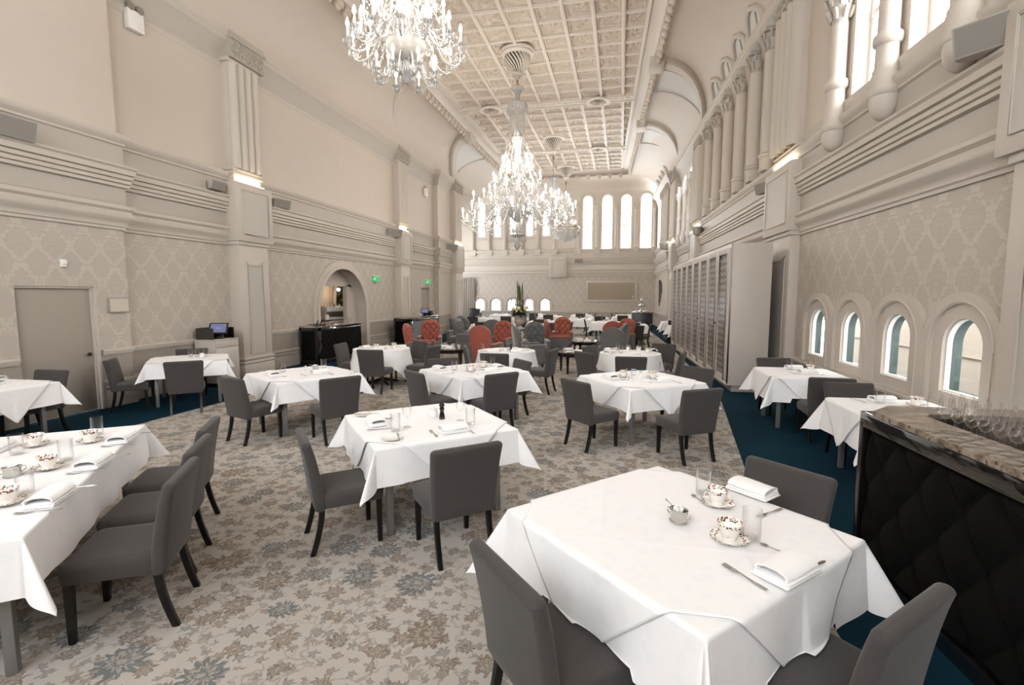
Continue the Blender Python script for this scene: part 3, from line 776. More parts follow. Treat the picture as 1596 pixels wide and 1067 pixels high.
for c in EA: mb.tube([(c + .4, .02, .89)] + [(c + .4 * cos(pi * k / 12), .02, 1.39 + .4 * sin(pi * k / 12)) for k in range(13)] + [(c - .4, .02, .89)], .03, 6)
trim(mb, M['trim'], 45)

# ------------------------------------------------------------------ windows, each a frame, a sash and its pane
WN_ = [0]
def window(W, c, w, z0, z1, depth, rail_z=None, fw=.05, handle=False):
    WN_[0] += 1; n = WN_[0]
    t = D.objects.new('window_%d' % n, None); COL.objects.link(t); t['kind'] = 'structure'
    o = arch_poly(c, z0, w, z1); i = arch_poly(c, z0 + fw, w - 2 * fw, z1 - fw)
    mb = MB(W); k = len(o)
    mb.add([(a, -depth, b) for a, b in o] + [(a, -depth, b) for a, b in i] + [(a, -depth - .05, b) for a, b in i],
           [(j, (j + 1) % k, k + (j + 1) % k, k + j) for j in range(k)] + [(k + j, k + (j + 1) % k, 2 * k + (j + 1) % k, 2 * k + j) for j in range(k)])
    if rail_z: mb.span(c - w / 2 + fw, c + w / 2 - fw, -depth - .05, -depth + .03, rail_z - .035, rail_z + .035)
    if handle: mb.span(c - .06, c + .06, -depth, -depth + .03, z0 + fw, z0 + fw + .02)
    mb.build('frame', M['sash'], t)
    mb = MB(W); mb.add([(a, -depth - .03, b) for a, b in i], [tuple(range(k))]); mb.build('pane', M['pane'], t, smooth=0)
for c in RW: window(WR, c, .58, .895, 1.69, .0, None, .013)
for c, w in CW: window(WR, c, w, 4.92, 7.45, .2, 6.03, .07, True)
for c, w in LW: window(WR, c, w, 4.95, 7.4, .15, 6.1)
for c in EA: window(WE, c, .56, .89, 1.67, .15, None, .03)
for c, w in EH: window(WE, c, w, 4.47, 7.8, .15, 6.05, .03)
for c in EL: window(WE, c, .42, 5.53, 7.7, .15, None, .03)
for c in (27.3, 29.2, 31.1): window(lambda a, d, b: (-12.4 + d, a, b), c, 1.5, 1.0, 7.0, .15, 4.0)  # far bay windows out of view, added for their light
for c in BW_ADDED: window(lambda a, d, b: (a, Y0 + d, b), c, 1.3, 3.9, 8.0, .15, 6.0)  # added rear windows, behind the viewer
# arched surround of the four low windows on the right
zs = 1.36; Rr = .6; lo = []
for k, c in enumerate(RW):
    th = math.acos(.5775 / Rr); a0 = 0 if k == 0 else th; a1 = pi if k == 3 else pi - th
    lo += [(c + Rr * cos(a0 + (a1 - a0) * i / 14), zs + Rr * sin(a0 + (a1 - a0) * i / 14)) for i in range(15)]
lo += [(RW[3] - Rr, .74), (RW[0] + Rr, .74)]
mb = MB(WR)
mb.panel(lo, [arch_poly(c, .76, .9, 1.84) for c in RW], .03, lambda a, d, b: (a, d + .07, b))
n = len(lo); mb.add([(a, .07, b) for a, b in lo] + [(a, -.01, b) for a, b in lo], [(i, (i + 1) % n, n + (i + 1) % n, n + i) for i in range(n)])
for c in RW:
    mb.panel(arch_poly(c, .76, .9, 1.84), [arch_poly(c, .895, .58, 1.69)], .05, lambda a, d, b: (a, d + .04, b))
    mb.tube([(c + .47 * cos(pi * i / 16), .07, 1.39 + .47 * sin(pi * i / 16)) for i in range(17)], .014, 5)
    for s in (-1, 1): mb.span(c + s * .47 - .012, c + s * .47 + .012, .06, .085, .76, 1.39)
    mb.box((c + .1, .045, .84), (.12, .012, .015))
trim(mb, M['trim'], 30)
# pale stone wall standing outside those windows
mb = MB(); mb.span(5.1, 5.4, 2.0, 13.5, -.3, 3.4); o = struct(mb.build('exterior_stone', M['stone_out'], smooth=0))
mb = MB()
for z in (.25, .97, 1.69, 2.41): mb.span(5.085, 5.1, 2.0, 13.5, z, z + .022)
struct(mb.build('exterior_stone_joint', M['stone_joint'], smooth=0))
mb = MB(); mb.span(3.75, 5.1, 1, 14, -.35, -.3); struct(mb.build('exterior_paving', M['stone_out'], smooth=0))
mb = MB(WR)
for c in RW:
    o = arch_poly(c, .897, .574, 1.687)
    mb.loft([[(a_, d_, b_) for a_, b_ in o] for d_ in (-.004, -.15)], caps=False)
trim(mb, M['reveal'], 30)

# ------------------------------------------------------------------ doors and the arched opening on the left
def door(n, W, a0, a1, z1, depth, knob):
    t = D.objects.new('door_%d' % n, None); COL.objects.link(t); t['kind'] = 'structure'
    mb = MB(W); mb.span(a0 + .01, a1 - .07, -depth - .04, -depth, .01, z1 - .03); mb.build('door_leaf', M['door'], t, bevel=.004)
    mb = MB(W); mb.span(a1 - .065, a1 - .03, -depth - .03, -depth + .02, 0, z1); mb.span(a1 - .03, a1, -depth - .03, -.0, 0, z1); mb.span(a0, a1, -depth - .03, -.02, z1 - .03, z1); mb.build('frame', M['trim'], t)
    if knob:
        q = MB(); q.lathe([(.012, 0), (.012, .03), (.028, .035), (.03, .05), (.02, .065), (.001, .068)], 12)
        o = q.build('knob', M['black_base'], t); o.location = W(a1 - .16, -depth, .95); o.rotation_euler = (0, pi / 2, 0)
door(1, WN, 5.46, 6.6, 2.06, .06, True)
door(2, WL, 20.87, 21.96, 2.27, .12, False)
mb = MB(WL)
for r, w, d in ((1.50, .12, .05), (1.40, .05, .09)):
    pts_o = [(14.42 + (r + w) * cos(pi * i / 24), 1.45 + (r + w) * .96 * sin(pi * i / 24)) for i in range(25)]; pts_i = [(14.42 + (r - .05) * cos(pi * i / 24), 1.45 + (r - .05) * .96 * sin(pi * i / 24)) for i in range(25)]
    pts_o = [(14.42 + r + w, .02)] + pts_o + [(14.42 - r - w, .02)]; pts_i = [(14.42 + r - .05, .02)] + pts_i + [(14.42 - r + .05, .02)]
    mb.loft([[(a, 0, b) for a, b in pts_o], [(a, d, b) for a, b in pts_o], [(a, d, b) for a, b in pts_i], [(a, 0, b) for a, b in pts_i]], close=False)
# inner jambs, lunette and reveal of the opening
pts_i = [(14.42 + (a - 14.42) * .985, b * .99) for a, b in pts_i]
mb.loft([[(a, 0, b) for a, b in pts_i], [(a, -.45, b) for a, b in pts_i]], close=False)
lun = [(15.72, 2.26)] + [(14.42 + 1.3 * cos(pi * i / 20), 1.5 + 1.25 * sin(pi * i / 20)) for i in range(4, 17)] + [(13.12, 2.26)]
mb.panel(lun, [], .02, lambda a, d, b: (a, d - .34, b))
mb.span(13.07, 15.77, -.44, -.3, 2.2, 2.3)
mb.span(13.06, 13.3, -.42, -.3, 0, 2.26); mb.span(15.12, 15.78, -.42, -.3, 0, 2.26)
for a in (13.22, 15.14, 15.6): mb.span(a, a + .06, -.3, -.27, 0, 2.24)
trim(mb, M['trim'], 35)
# the servery room seen through it
mb = MB()
for q in (((-9.07, 12.0, 0), (-11.2, 12.0, 0)), ((-11.2, 12.0, 0), (-11.2, 20.6, 0)), ((-11.2, 20.6, 0), (-9.07, 20.6, 0))):
    (x0, y0, _), (x1, y1, _) = q; mb.add([(x0, y0, 0), (x1, y1, 0), (x1, y1, 3.2), (x0, y0, 3.2)], [(0, 1, 2, 3)])
mb.add([(-11.2, 12, 3.2), (-11.2, 20.6, 3.2), (-9.05, 20.6, 3.2), (-9.05, 12, 3.2)], [(0, 1, 2, 3)])
for yy in (16.6, 17.5, 19.6): mb.span(-11.2, -11.17, yy, yy + .025, 0, 3.2)
struct(mb.build('wall_servery', M['cafe_wall'], smooth=0))
def pointed(c, z0, w, z1, n=10):
    h = w / 2; zs = z0 + (z1 - z0) * .35
    rt = [(c + h * cos(pi / 2 * i / n), zs + (z1 - zs) * sin(pi / 2 * i / n) ** .9) for i in range(n + 1)]
    return [(c - h, z0), (c + h, z0)] + rt + [(2 * c - a, b) for a, b in rt[::-1][1:]]
WSV = lambda a, d, b: (-11.17 + d, a, b)
mb = MB(WSV)
mb.panel(pointed(18.35, 1.2, .86, 2.5), [], .0, lambda a, d, b: (a, .02, b)); struct(mb.build('window_90', M['mosaic'], smooth=0))
mb = MB(WSV)
po = pointed(18.4, .9, 1.3, 2.72); mb.tube([(a, .04, b) for a, b in po], .07, 6); trim(mb, M['trim'], 50)
# ------------------------------------------------------------------ dining chair
def ring(cx, cy, hx, hy, z, r, n=4, rot=0.0):
    pts = []
    for qx, qy, a in ((1, 1, 0), (-1, 1, 90), (-1, -1, 180), (1, -1, 270)):
        for k in range(n + 1):
            th = R(a + 90 * k / n); pts.append((cx + qx * (hx - r) + r * cos(th), cy + qy * (hy - r) + r * sin(th), z))
    return pts
def make_chair():
    t = D.objects.new('dining_chair', None); COL.objects.link(t); t['category'] = 'chair'
    mb = MB(); rows = []
    for i in range(22):
        f = min(1, i / 16); z = .335 + .505 * f
        xc = -.215 - .085 * f ** 1.7; hx = .044 - .010 * f; hy = .245 + .028 * f ** 1.2; rr = .03
        if i > 16:               # rounded padded top
            th = (i - 16) / 5 * pi / 2; z += .026 * sin(th); hx *= cos(th) * .86 + .14; hy -= .03 * (1 - cos(th))
        if i == 0: hx -= .010; hy -= .010
        rg = ring(xc, 0, hx, hy, z, min(rr, hx * .94))
        rows.append([(x - .03 * (1 - (y / .28) ** 2) * sin(pi * min(1, f * 1.1)) * .6, y, zz + .012 * (1 - (y / .28) ** 2) * f) for x, y, zz in rg])
    mb.loft(rows); mb.build('backrest', M['fabric'], t, 50)
    mb = MB(); rows = []
    for z, e in ((.345, .02), (.352, .004), (.43, 0), (.452, .008), (.464, .025), (.468, .06)):
        rows.append([(x, y * (1 + .03 * (x + .2)), zz) for x, y, zz in ring(.02, 0, .23 - e, .245 - e, z, .04)])
    mb.loft(rows); mb.build('seat', M['fabric'], t, 50)
    for sx, sy in ((1, 1), (1, -1), (-1, 1), (-1, -1)):
        mb = MB()
        if sx > 0: mb.loft([ring(.215, sy * .205, .017, .017, 0, .004, 1), ring(.212, sy * .205, .022, .022, .35, .004, 1)])
        else: mb.loft([ring(-.205 - .075 * (1 - z / .35) ** 1.6, sy * .205, .019 + .004 * z, .017 + .006 * z, z, .004, 1) for z in (0, .07, .14, .21, .28, .35)])
        mb.build('leg', M['leg'], t, 30)
    return t
chair_stock = Stock(make_chair)
CHAIR_XY = []
def chair(x, y, deg, label, group=None, z=.0045):
    """x, y is the middle of the top of the back; deg is the way the sitter faces"""
    a = R(deg); cx, cy = x + cos(a) * .29, y + sin(a) * .29
    CHAIR_XY.append((cx, cy, a))
    return chair_stock((cx, cy, z), a, label, group or 'grey upholstered dining chairs')

# ------------------------------------------------------------------ tables and cloths
def drape(x, y, hx, hy, rnd_ph, z0=.765, lift=0.0, rx=.012):
    ox, oy = max(abs(x) - hx, 0), max(abs(y) - hy, 0); sx, sy = (1 if x >= 0 else -1), (1 if y >= 0 else -1)
    r = math.hypot(ox, oy)
    cx, cy = min(abs(x), hx), min(abs(y), hy)
    if r < 1e-6: return Vector((x, y, z0 + lift))
    ph = math.atan2(oy, ox); q = math.degrees(ph)
    if ox > 0 and oy > 0:
        fl = .10 + .42 * math.exp(-((q - 45) / 19) ** 2) - .05 * math.exp(-((q - 18) / 9) ** 2) - .05 * math.exp(-((q - 72) / 9) ** 2)
    else:
        s = y if ox > 0 else x
        fl = .10 + .035 * sin(s * 7 + rnd_ph + sx * 1.3) + .025 * sin(s * 15 + rnd_ph * 2 + sy)
    rr = max(r - rx, 0)
    f = rr * fl + min(r, rx); dz = math.sqrt(max(rr * rr - (rr * fl) ** 2, 0)) + min(r, rx) * .45
    f += lift * 2.6
    return Vector((sx * (cx + f * cos(ph)), sy * (cy + f * sin(ph)), z0 + lift - dz))
def clamp_on_chairs(p, c, rz, top):
    wx = c[0] + p.x * cos(rz) - p.y * sin(rz); wy = c[1] + p.x * sin(rz) + p.y * cos(rz)
    lo_, hi_ = (-8.50 if wy < 7.2 else -8.68), xr(wy) - .055
    if wx < lo_ or wx > hi_:      # a cloth hanging against the wall lies along it
        d_ = (lo_ if wx < lo_ else hi_) - wx; p.x += d_ * cos(rz); p.y -= d_ * sin(rz)
    w = Vector((c[0] + p.x * cos(rz) - p.y * sin(rz), c[1] + p.x * sin(rz) + p.y * cos(rz), p.z))
    for cx, cy, a in CHAIR_XY:
        dx, dy = w.x - cx, w.y - cy
        if abs(dx) > .45 or abs(dy) > .45: continue
        u = dx * cos(a) + dy * sin(a); v = -dx * sin(a) + dy * cos(a)
        if -.20 < u < .30 and abs(v) < .30 and p.z < top: p.z = top
    return p
def square_cloth(name, half, hx, hy, c, rz, label, group, diamond=None, ph=0.0, n=44, lift=0.0, hem=.0016):
    """one cloth draped over a table top of half-sizes hx, hy; diamond = half diagonal of an over-cloth laid cornerwise"""
    mb = MB()
    def pt(u, v):
        if diamond:
            a, b = (u * 2 - 1) * diamond / math.sqrt(2), (v * 2 - 1) * diamond / math.sqrt(2)
            x, y = (a - b) / math.sqrt(2), (a + b) / math.sqrt(2)
        else:
            x, y = (u * 2 - 1) * (hx + half), (v * 2 - 1) * (hy + half)
        p = drape(x, y, hx, hy, ph, lift=lift)
        if lift == 0 and abs(x) < hx and abs(y) < hy: p.z += .0015 * sin(x * 5 + ph) * sin(y * 4)
        for q_ in ((x - hx * .34), (y + hy * .3)) if not diamond else ((x - y - .38) * .7, (x + y + .36) * .7, (x - y + .52) * .7):
            p.z += .0035 * max(0, 1 - abs(q_) / .022)
        return clamp_on_chairs(p, c, rz, .478 + lift)
    if not diamond:
        # put grid lines on the table edges so the fold stays crisp
        def axis(h):
            L = h + half; k = n // 3
            return [-L + half * i / k for i in range(k)] + [-h + .012 * i - .0 for i in range(3)] + [-h + .04 + (2 * h - .08) * i / (n * 2 // 3) for i in range(n * 2 // 3 + 1)] + [h - .024 + .012 * i for i in range(3)] + [h + half * (i + 1) / k for i in range(k)]
        ax, ay = axis(hx), axis(hy)
        mb.grid(len(ax) - 1, len(ay) - 1, lambda u, v: pt((ax[round(u * (len(ax) - 1))] / (hx + half) + 1) / 2, (ay[round(v * (len(ay) - 1))] / (hy + half) + 1) / 2))
    else: mb.grid(n, n, pt)
    o = mb.build(name, M['linen'], smooth=75)
    if diamond: sd_ = o.modifiers.new('cloth_thickness', 'SOLIDIFY'); sd_.thickness = .0025; sd_.offset = 1
    o.location = (c[0], c[1], 0); o.rotation_euler = (0, 0, rz)
    return tag(o, label, 'tablecloth', group)
def round_cloth(r, drop, c, label, group, ph=0.0, sq=None):
    """square cloth over a round top: hangs in folds to four points"""
    mb = MB(); n = 96; rings = []
    L = (r + drop)
    for j in range(15):
        f = j / 14; rg = []
        for k in range(n):
            th = 2 * pi * k / n + ph
            m = L * min(1 / max(abs(cos(th - ph)), abs(sin(th - ph))), 1.32)
            d = f * m if j < 7 else r + (m - r) * (j - 7) / 7
            if j < 7: d = r * j / 7
            o = max(d - r, 0)
            wave = 1 + .55 * sin(8 * th + ph) * .5
            fl = .10 + .09 * wave * min(o / .2, 1)
            rr = min(d, r) + o * fl
            rg.append(clamp_on_chairs(Vector((rr * cos(th), rr * sin(th), .765 - math.sqrt(max(o * o - (o * fl) ** 2, 0)))), c, 0, .474))
        if j == 0: rg = [Vector((1e-4 * cos(2 * pi * k / n), 1e-4 * sin(2 * pi * k / n), .765)) for k in range(n)]
        rings.append(rg)
    mb.loft(rings, caps=False)
    o = mb.build('tablecloth', M['linen'], smooth=75); o.location = (c[0], c[1], 0)
    return tag(o, label, 'tablecloth', group)
def square_table(c, rz, hx, hy, label, group):
    t = thing('dining_table', label, 'table', (c[0], c[1], .0045), rz, group)
    mb = MB(); mb.box((0, 0, .735), (2 * hx - .02, 2 * hy - .02, .036)); mb.build('tabletop', M['leg'], t, bevel=.004)
    mb = MB(); k = .13
    for q in ((0, hy - k, 2 * hx - 2 * k, .025), (0, -hy + k, 2 * hx - 2 * k, .025), (hx - k, 0, .025, 2 * hy - 2 * k), (-hx + k, 0, .025, 2 * hy - 2 * k)): mb.box((q[0], q[1], .685), (q[2], q[3], .06))
    mb.build('apron', M['grey_leg'], t)
    for sx, sy in ((1, 1), (-1, 1), (-1, -1), (1, -1)):
        q = MB(); q.box((sx * (hx - k), sy * (hy - k), .358), (.05, .05, .716)); q.build('leg', M['grey_leg'], t, bevel=.004)
    return t
def round_table(c, r, label, group):
    t = thing('round_dining_table', label, 'table', (c[0], c[1], .0045), 0, group)
    mb = MB(); mb.lathe([(.001, .725), (r - .01, .725), (r - .004, .74), (r - .01, .752), (.001, .752)], 40); mb.build('tabletop', M['leg'], t)
    mb = MB(); mb.lathe([(.05, .05), (.04, .1), (.04, .68), (.12, .72)], 16); mb.build('column', M['black_base'], t)
    mb = MB()
    for k in range(4):
        a = pi / 4 + k * pi / 2; mb.tube([(.03 * cos(a), .03 * sin(a), .09), (.2 * cos(a), .2 * sin(a), .05), (.36 * cos(a), .36 * sin(a), .02)], [.035, .028, .02], 8)
    mb.build('foot', M['black_base'], t)
    return t

# ------------------------------------------------------------------ things on the tables
ZT = .7785; ZR = .7690
def make_cup():
    t = D.objects.new('teacup', None); COL.objects.link(t); t['category'] = 'teacup'
    mb = MB(); prof = [(.001, .004), (.022, .004), (.024, 0), (.026, .003), (.025, .008), (.034, .022), (.041, .042), (.045, .06), (.052, .074), (.0505, .0745), (.043, .06), (.038, .042), (.03, .02), (.001, .012)]
    mb.lathe(prof, 28); mb.build('bowl', M['china'], t, 60)
    mb = MB(); mb.tube([(.043, 0, .058), (.062, 0, .064), (.07, 0, .05), (.06, 0, .032), (.04, 0, .026)], .0032, 6); mb.build('handle', M['porcelain'], t, 60)
    return t
def make_saucer():
    o = MB().lathe([(.001, .004), (.03, .003), (.032, 0), (.036, .003), (.05, .007), (.076, .018), (.0765, .020), (.05, .011), (.032, .007), (.001, .0065)], 32).build('saucer', M['china'], smooth=60)
    o['category'] = 'saucer'; return o
def make_tumbler():
    o = MB().lathe([(.001, .012), (.03, .012), (.033, .02), (.036, .125), (.0345, .125), (.034, .122), (.0345, .02), (.033, .002), (.001, .001)][::-1], 24).build('tumbler', M['glass'], smooth=50)
    o['category'] = 'glass'; return o
def make_wineglass():
    t = D.objects.new('wine_glass', None); COL.objects.link(t); t['category'] = 'wine glass'
    MB().lathe([(.001, .09), (.018, .095), (.036, .12), (.041, .15), (.036, .19), (.031, .21)], 22).build('bowl', M['glass'], t, 60)
    MB().lathe([(.001, .002), (.036, .002), (.034, .005), (.008, .009), (.004, .02), (.0035, .07), (.006, .09), (.001, .092)], 18).build('stem', M['glass'], t, 60)
    return t
def make_napkin():
    t = D.objects.new('napkin', None); COL.objects.link(t); t['category'] = 'napkin'
    mb = MB(); mb.box((0, 0, .004), (.20, .125, .008)); mb.box((.002, -.002, .0125), (.19, .12, .007)); mb.build('flat_fold', M['napkin'], t, bevel=.003)
    mb = MB(); prof = []
    for k in range(15):
        a = pi * k / 14; prof.append((-.045 + .0 - .018 * sin(a) if False else .05 * cos(a) - .002, .016 + .034 * sin(a) ** .8))
    outer = [(-.05, .017), (-.058, .026), (-.05, .04), (-.02, .047), (.02, .046), (.048, .04), (.06, .028), (.052, .017)]
    inner = [(.046, .021), (.052, .028), (.044, .035), (.018, .041), (-.02, .042), (-.045, .035), (-.051, .027), (-.046, .021)]
    sec = outer + inner
    mb.loft([[(x, y * (1 - .04 * abs(x / .09)), z + .002 * sin(x * 30)) for y, z in sec] for x in [-.09 + .03 * i for i in range(7)]])
    mb.build('roll', M['napkin'], t, 60)
    return t
def make_fork():
    t = D.objects.new('fork', None); COL.objects.link(t); t['category'] = 'fork'
    MB().loft([ring(x, 0, .0005, w, z, .0004, 1) if False else [(x, w, z), (x, -w, z), (x, -w, z - .0018), (x, w, z - .0018)] for x, w, z in ((-.09, .007, .0035), (-.06, .0075, .003), (-.02, .0035, .004), (.02, .0025, .006), (.04, .006, .005), (.05, .0115, .004), (.058, .0115, .003))]).build('handle', M['silver'], t)
    mb = MB()
    for y in (-.0095, -.0032, .0032, .0095): mb.loft([[(x, y + .0018, z), (x, y - .0018, z), (x, y - .0018, z - .0015), (x, y + .0018, z - .0015)] for x, z in ((.057, .003), (.075, .0022), (.1, .005))])
    mb.build('tines', M['silver'], t); return t
def make_knife():
    t = D.objects.new('knife', None); COL.objects.link(t); t['category'] = 'knife'
    MB().tube([(-.1, 0, .004), (-.09, 0, .0045), (-.04, 0, .0042), (.0, 0, .004)], [.005, .0065, .0055, .004], 8, True, .6).build('handle', M['silver'], t)
    MB().loft([[(x, a, .0045), (x, b, .0045), (x, b, .003), (x, a, .003)] for x, a, b in ((0, .004, -.004), (.02, .006, -.007), (.07, .006, -.009), (.1, .003, -.006), (.11, .002, 0))]).build('blade', M['silver'], t); return t
def make_spoon():
    t = D.objects.new('teaspoon', None); COL.objects.link(t); t['category'] = 'spoon'
    MB().loft([[(x, w, z), (x, -w, z), (x, -w, z - .0016), (x, w, z - .0016)] for x, w, z in ((-.07, .005, .004), (-.05, .005, .003), (0, .002, .004), (.03, .0022, .005))]).build('handle', M['silver'], t)
    MB().lathe([(.001, 0), (.008, .0006), (.013, .003), (.012, .0036), (.007, .002), (.001, .0014)], 16, (.046, 0, .002), 1.5, 1).build('bowl', M['silver'], t, 60); return t
def make_plate():
    o = MB().lathe([(.001, .003), (.05, .002), (.053, 0), (.057, .003), (.085, .013), (.0855, .0155), (.058, .0075), (.001, .006)], 32).build('side_plate', M['porcelain'], smooth=60)
    o['category'] = 'plate'; return o
def make_sugar():
    t = D.objects.new('sugar_bowl', None); COL.objects.link(t); t['category'] = 'sugar bowl'
    MB().lathe([(.001, .004), (.038, .004), (.042, 0), (.043, .006), (.038, .01), (.04, .04), (.042, .06), (.044, .064), (.042, .066), (.039, .06), (.037, .012), (.001, .01)], 28, (0, 0, 0), 1.12, .92).build('bowl', M['silver'], t, 50)
    mb = MB()
    for s in (1, -1): mb.tube([(s * .045, 0, .055), (s * .062, 0, .058), (s * .066, 0, .038), (s * .044, 0, .02)], .0028, 6)
    mb.build('handle', M['silver'], t, 60)
    mb = MB(); r = random.Random(3)
    for k in range(9): mb.box((r.uniform(-.022, .022), r.uniform(-.02, .02), .05 + r.uniform(0, .02)), (.016, .016, .016), r.uniform(0, 3))
    mb.build('sugar_lumps', M['sugar'], t, bevel=.002)
    mb = MB(); mb.tube([(-.03, .01, .06), (-.07, .02, .07), (-.1, .03, .075)], [.003, .002, .004], 6); mb.build('tongs', M['silver'], t, 60)
    return t
def make_mill():
    t = D.objects.new('pepper_mill', None); COL.objects.link(t); t['category'] = 'pepper mill'
    MB().lathe([(.001, 0), (.027, 0), (.028, .012), (.026, .03), (.019, .06), (.018, .075), (.024, .095), (.022, .105), (.001, .106)], 20).build('body', M['table_black'], t, 50)
    MB().lathe([(.001, .106), (.015, .107), (.024, .118), (.026, .132), (.02, .146), (.009, .152), (.001, .153)], 20).build('head', M['table_black'], t, 60)
    MB().lathe([(.001, .152), (.005, .154), (.006, .16), (.001, .165)], 10).build('knob', M['black'], t, 60); return t
def make_shaker():
    t = D.objects.new('salt_shaker', None); COL.objects.link(t); t['category'] = 'salt shaker'
    MB().lathe([(.001, 0), (.02, 0), (.021, .01), (.018, .05), (.001, .05)], 14).build('body', M['glass'], t, 50)
    MB().lathe([(.018, .05), (.019, .06), (.012, .07), (.001, .072)], 14).build('cap', M['silver'], t, 50); return t
def make_jug():
    t = D.objects.new('milk_jug', None); COL.objects.link(t); t['category'] = 'jug'
    MB().lathe([(.001, .003), (.03, 0), (.04, .02), (.038, .045), (.03, .06), (.036, .08), (.033, .08), (.001, .06)], 18).build('body', M['porcelain'], t, 60)
    MB().tube([(.03, 0, .07), (.06, 0, .07), (.06, 0, .03), (.036, 0, .02)], .004, 6).build('handle', M['porcelain'], t, 60); return t
CUP, SAU, TUM, WIN, NAP, FORK, KNI, SPO, PLA, SUG, MIL, SHK, JUG = [Stock(f) for f in (make_cup, make_saucer, make_tumbler, make_wineglass, make_napkin, make_fork, make_knife, make_spoon, make_plate, make_sugar, make_mill, make_shaker, make_jug)]
SCL = {CUP: 1.14, SAU: 1.14, TUM: 1.2, NAP: 1.25, FORK: 1.1, KNI: 1.1}
NOUN = {CUP: 'floral china teacup', SAU: 'floral china saucer', TUM: 'clear glass tumbler', WIN: 'clear wine glass', NAP: 'folded white napkin', FORK: 'silver fork', KNI: 'silver knife',
        SPO: 'silver teaspoon', PLA: 'white side plate', SUG: 'silver sugar bowl', MIL: 'black pepper mill', SHK: 'small salt shaker', JUG: 'small white jug'}
GRP = {CUP: 'teacups on the tables', SAU: 'saucers on the tables', TUM: 'water tumblers on the tables', WIN: 'wine glasses on the tables', NAP: 'napkins on the tables', FORK: 'forks on the tables', KNI: 'knives on the tables',
       SPO: 'teaspoons on the tables', PLA: 'side plates on the tables', SUG: 'sugar bowls on the tables', MIL: 'pepper mills on the tables', SHK: 'salt shakers on the tables', JUG: 'milk jugs on the tables'}
def put(st, x, y, deg, where, z=None, up=0.0):
    k = SCL.get(st, 1.0)
    o = st((x, y, (ZT if z is None else z) + up * k), R(deg), NOUN[st] + ' ' + where, GRP[st]); o.scale = (k, k, k); return o
def loc(c, rz, x, y): return (c[0] + x * cos(rz) - y * sin(rz), c[1] + x * sin(rz) + y * cos(rz))
# ------------------------------------------------------------------ chairs round the tables (middle of the back top, way the sitter faces)
TN = {1: 'the nearest table beside the black bar', 2: 'the mid-carpet table with the tall pepper mill', 3: 'the table with the blue-lidded jar', 4: 'the long table at the left edge',
      5: 'the small table before the plain door', 6: 'the table next to the till cabinet', 7: 'the table in front of the left bar', 8: 'the table behind the pepper mill table',
      9: 'the round table beside the left bar', 10: 'the four-glass round table', 11: 'the ring-napkin round table', 12: 'the wall table nearest the latticed cabinet', 13: 'the wall table next to the black bar'}
for x, y, d, s in [
    (-.42, 1.80, 42.5, 'on the near left side of ' + TN[1]), (1.03, 3.26, -134, 'on the far right side of ' + TN[1]), (1.0, 1.86, 133.7, 'on the near right side of ' + TN[1]),
    (-2.33, 3.24, 41, 'on the left side of ' + TN[2]), (-1.04, 3.25, 131, 'with its back to us at ' + TN[2]),
    (-.53, 6.09, 45, 'on the left side of ' + TN[3]), (.92, 5.83, 121, 'with its back to us at ' + TN[3]), (1.12, 7.58, -135, 'on the far right side of ' + TN[3]),
    (-2.60, 2.42, 210.5, 'nearest of the three along ' + TN[4]), (-2.96, 2.90, 211, 'middle of the three along ' + TN[4]), (-3.33, 3.38, 211, 'farthest of the three along ' + TN[4]),
    (-7.86, 5.36, -87, 'tucked behind ' + TN[5]), (-8.26, 6.52, 36, 'against the wall at ' + TN[6]), (-6.82, 6.53, 131, 'with its back to us at ' + TN[6]), (-8.24, 8.10, -47, 'half hidden behind ' + TN[6]),
    (-4.85, 5.34, 70, 'on the left side of ' + TN[7]), (-3.51, 5.67, 142, 'with its back to us at ' + TN[7]),
    (-2.77, 6.32, 50, 'on the left side of ' + TN[8]), (-1.56, 6.45, 137, 'with its back to us at ' + TN[8]), (-1.55, 7.83, -140, 'on the far right of ' + TN[8]), (-2.88, 7.78, -48, 'on the far left of ' + TN[8]),
    (-5.95, 9.67, 5, 'beside the bar front at ' + TN[9]), (-4.72, 8.68, 92, 'with its back to us at ' + TN[9]), (-4.52, 10.62, -125, 'behind ' + TN[9]), (-3.78, 9.62, 172, 'on the right of ' + TN[9]),
    (-2.22, 8.62, 91, 'with its back to us at ' + TN[10]), (-1.27, 9.52, 170, 'on the right of ' + TN[10]), (-3.14, 9.75, 15, 'on the left of ' + TN[10]),
    (.19, 8.66, 93, 'with its back to us at ' + TN[11]), (-.64, 9.18, 45, 'on the near left of ' + TN[11]), (-.62, 10.32, -25, 'on the far left of ' + TN[11]), (1.13, 9.48, 165, 'on the right of ' + TN[11]), (.93, 11.1, -118, 'behind ' + TN[11]),
    (2.53, 9.0, -85, 'on the cabinet side of ' + TN[12]), (2.66, 6.98, 88, 'on the near side of ' + TN[12]), (2.71, 6.63, -90, 'on the far side of ' + TN[13])]:
    chair(x, y, d, 'grey chair ' + s, 'chairs at the dining tables')

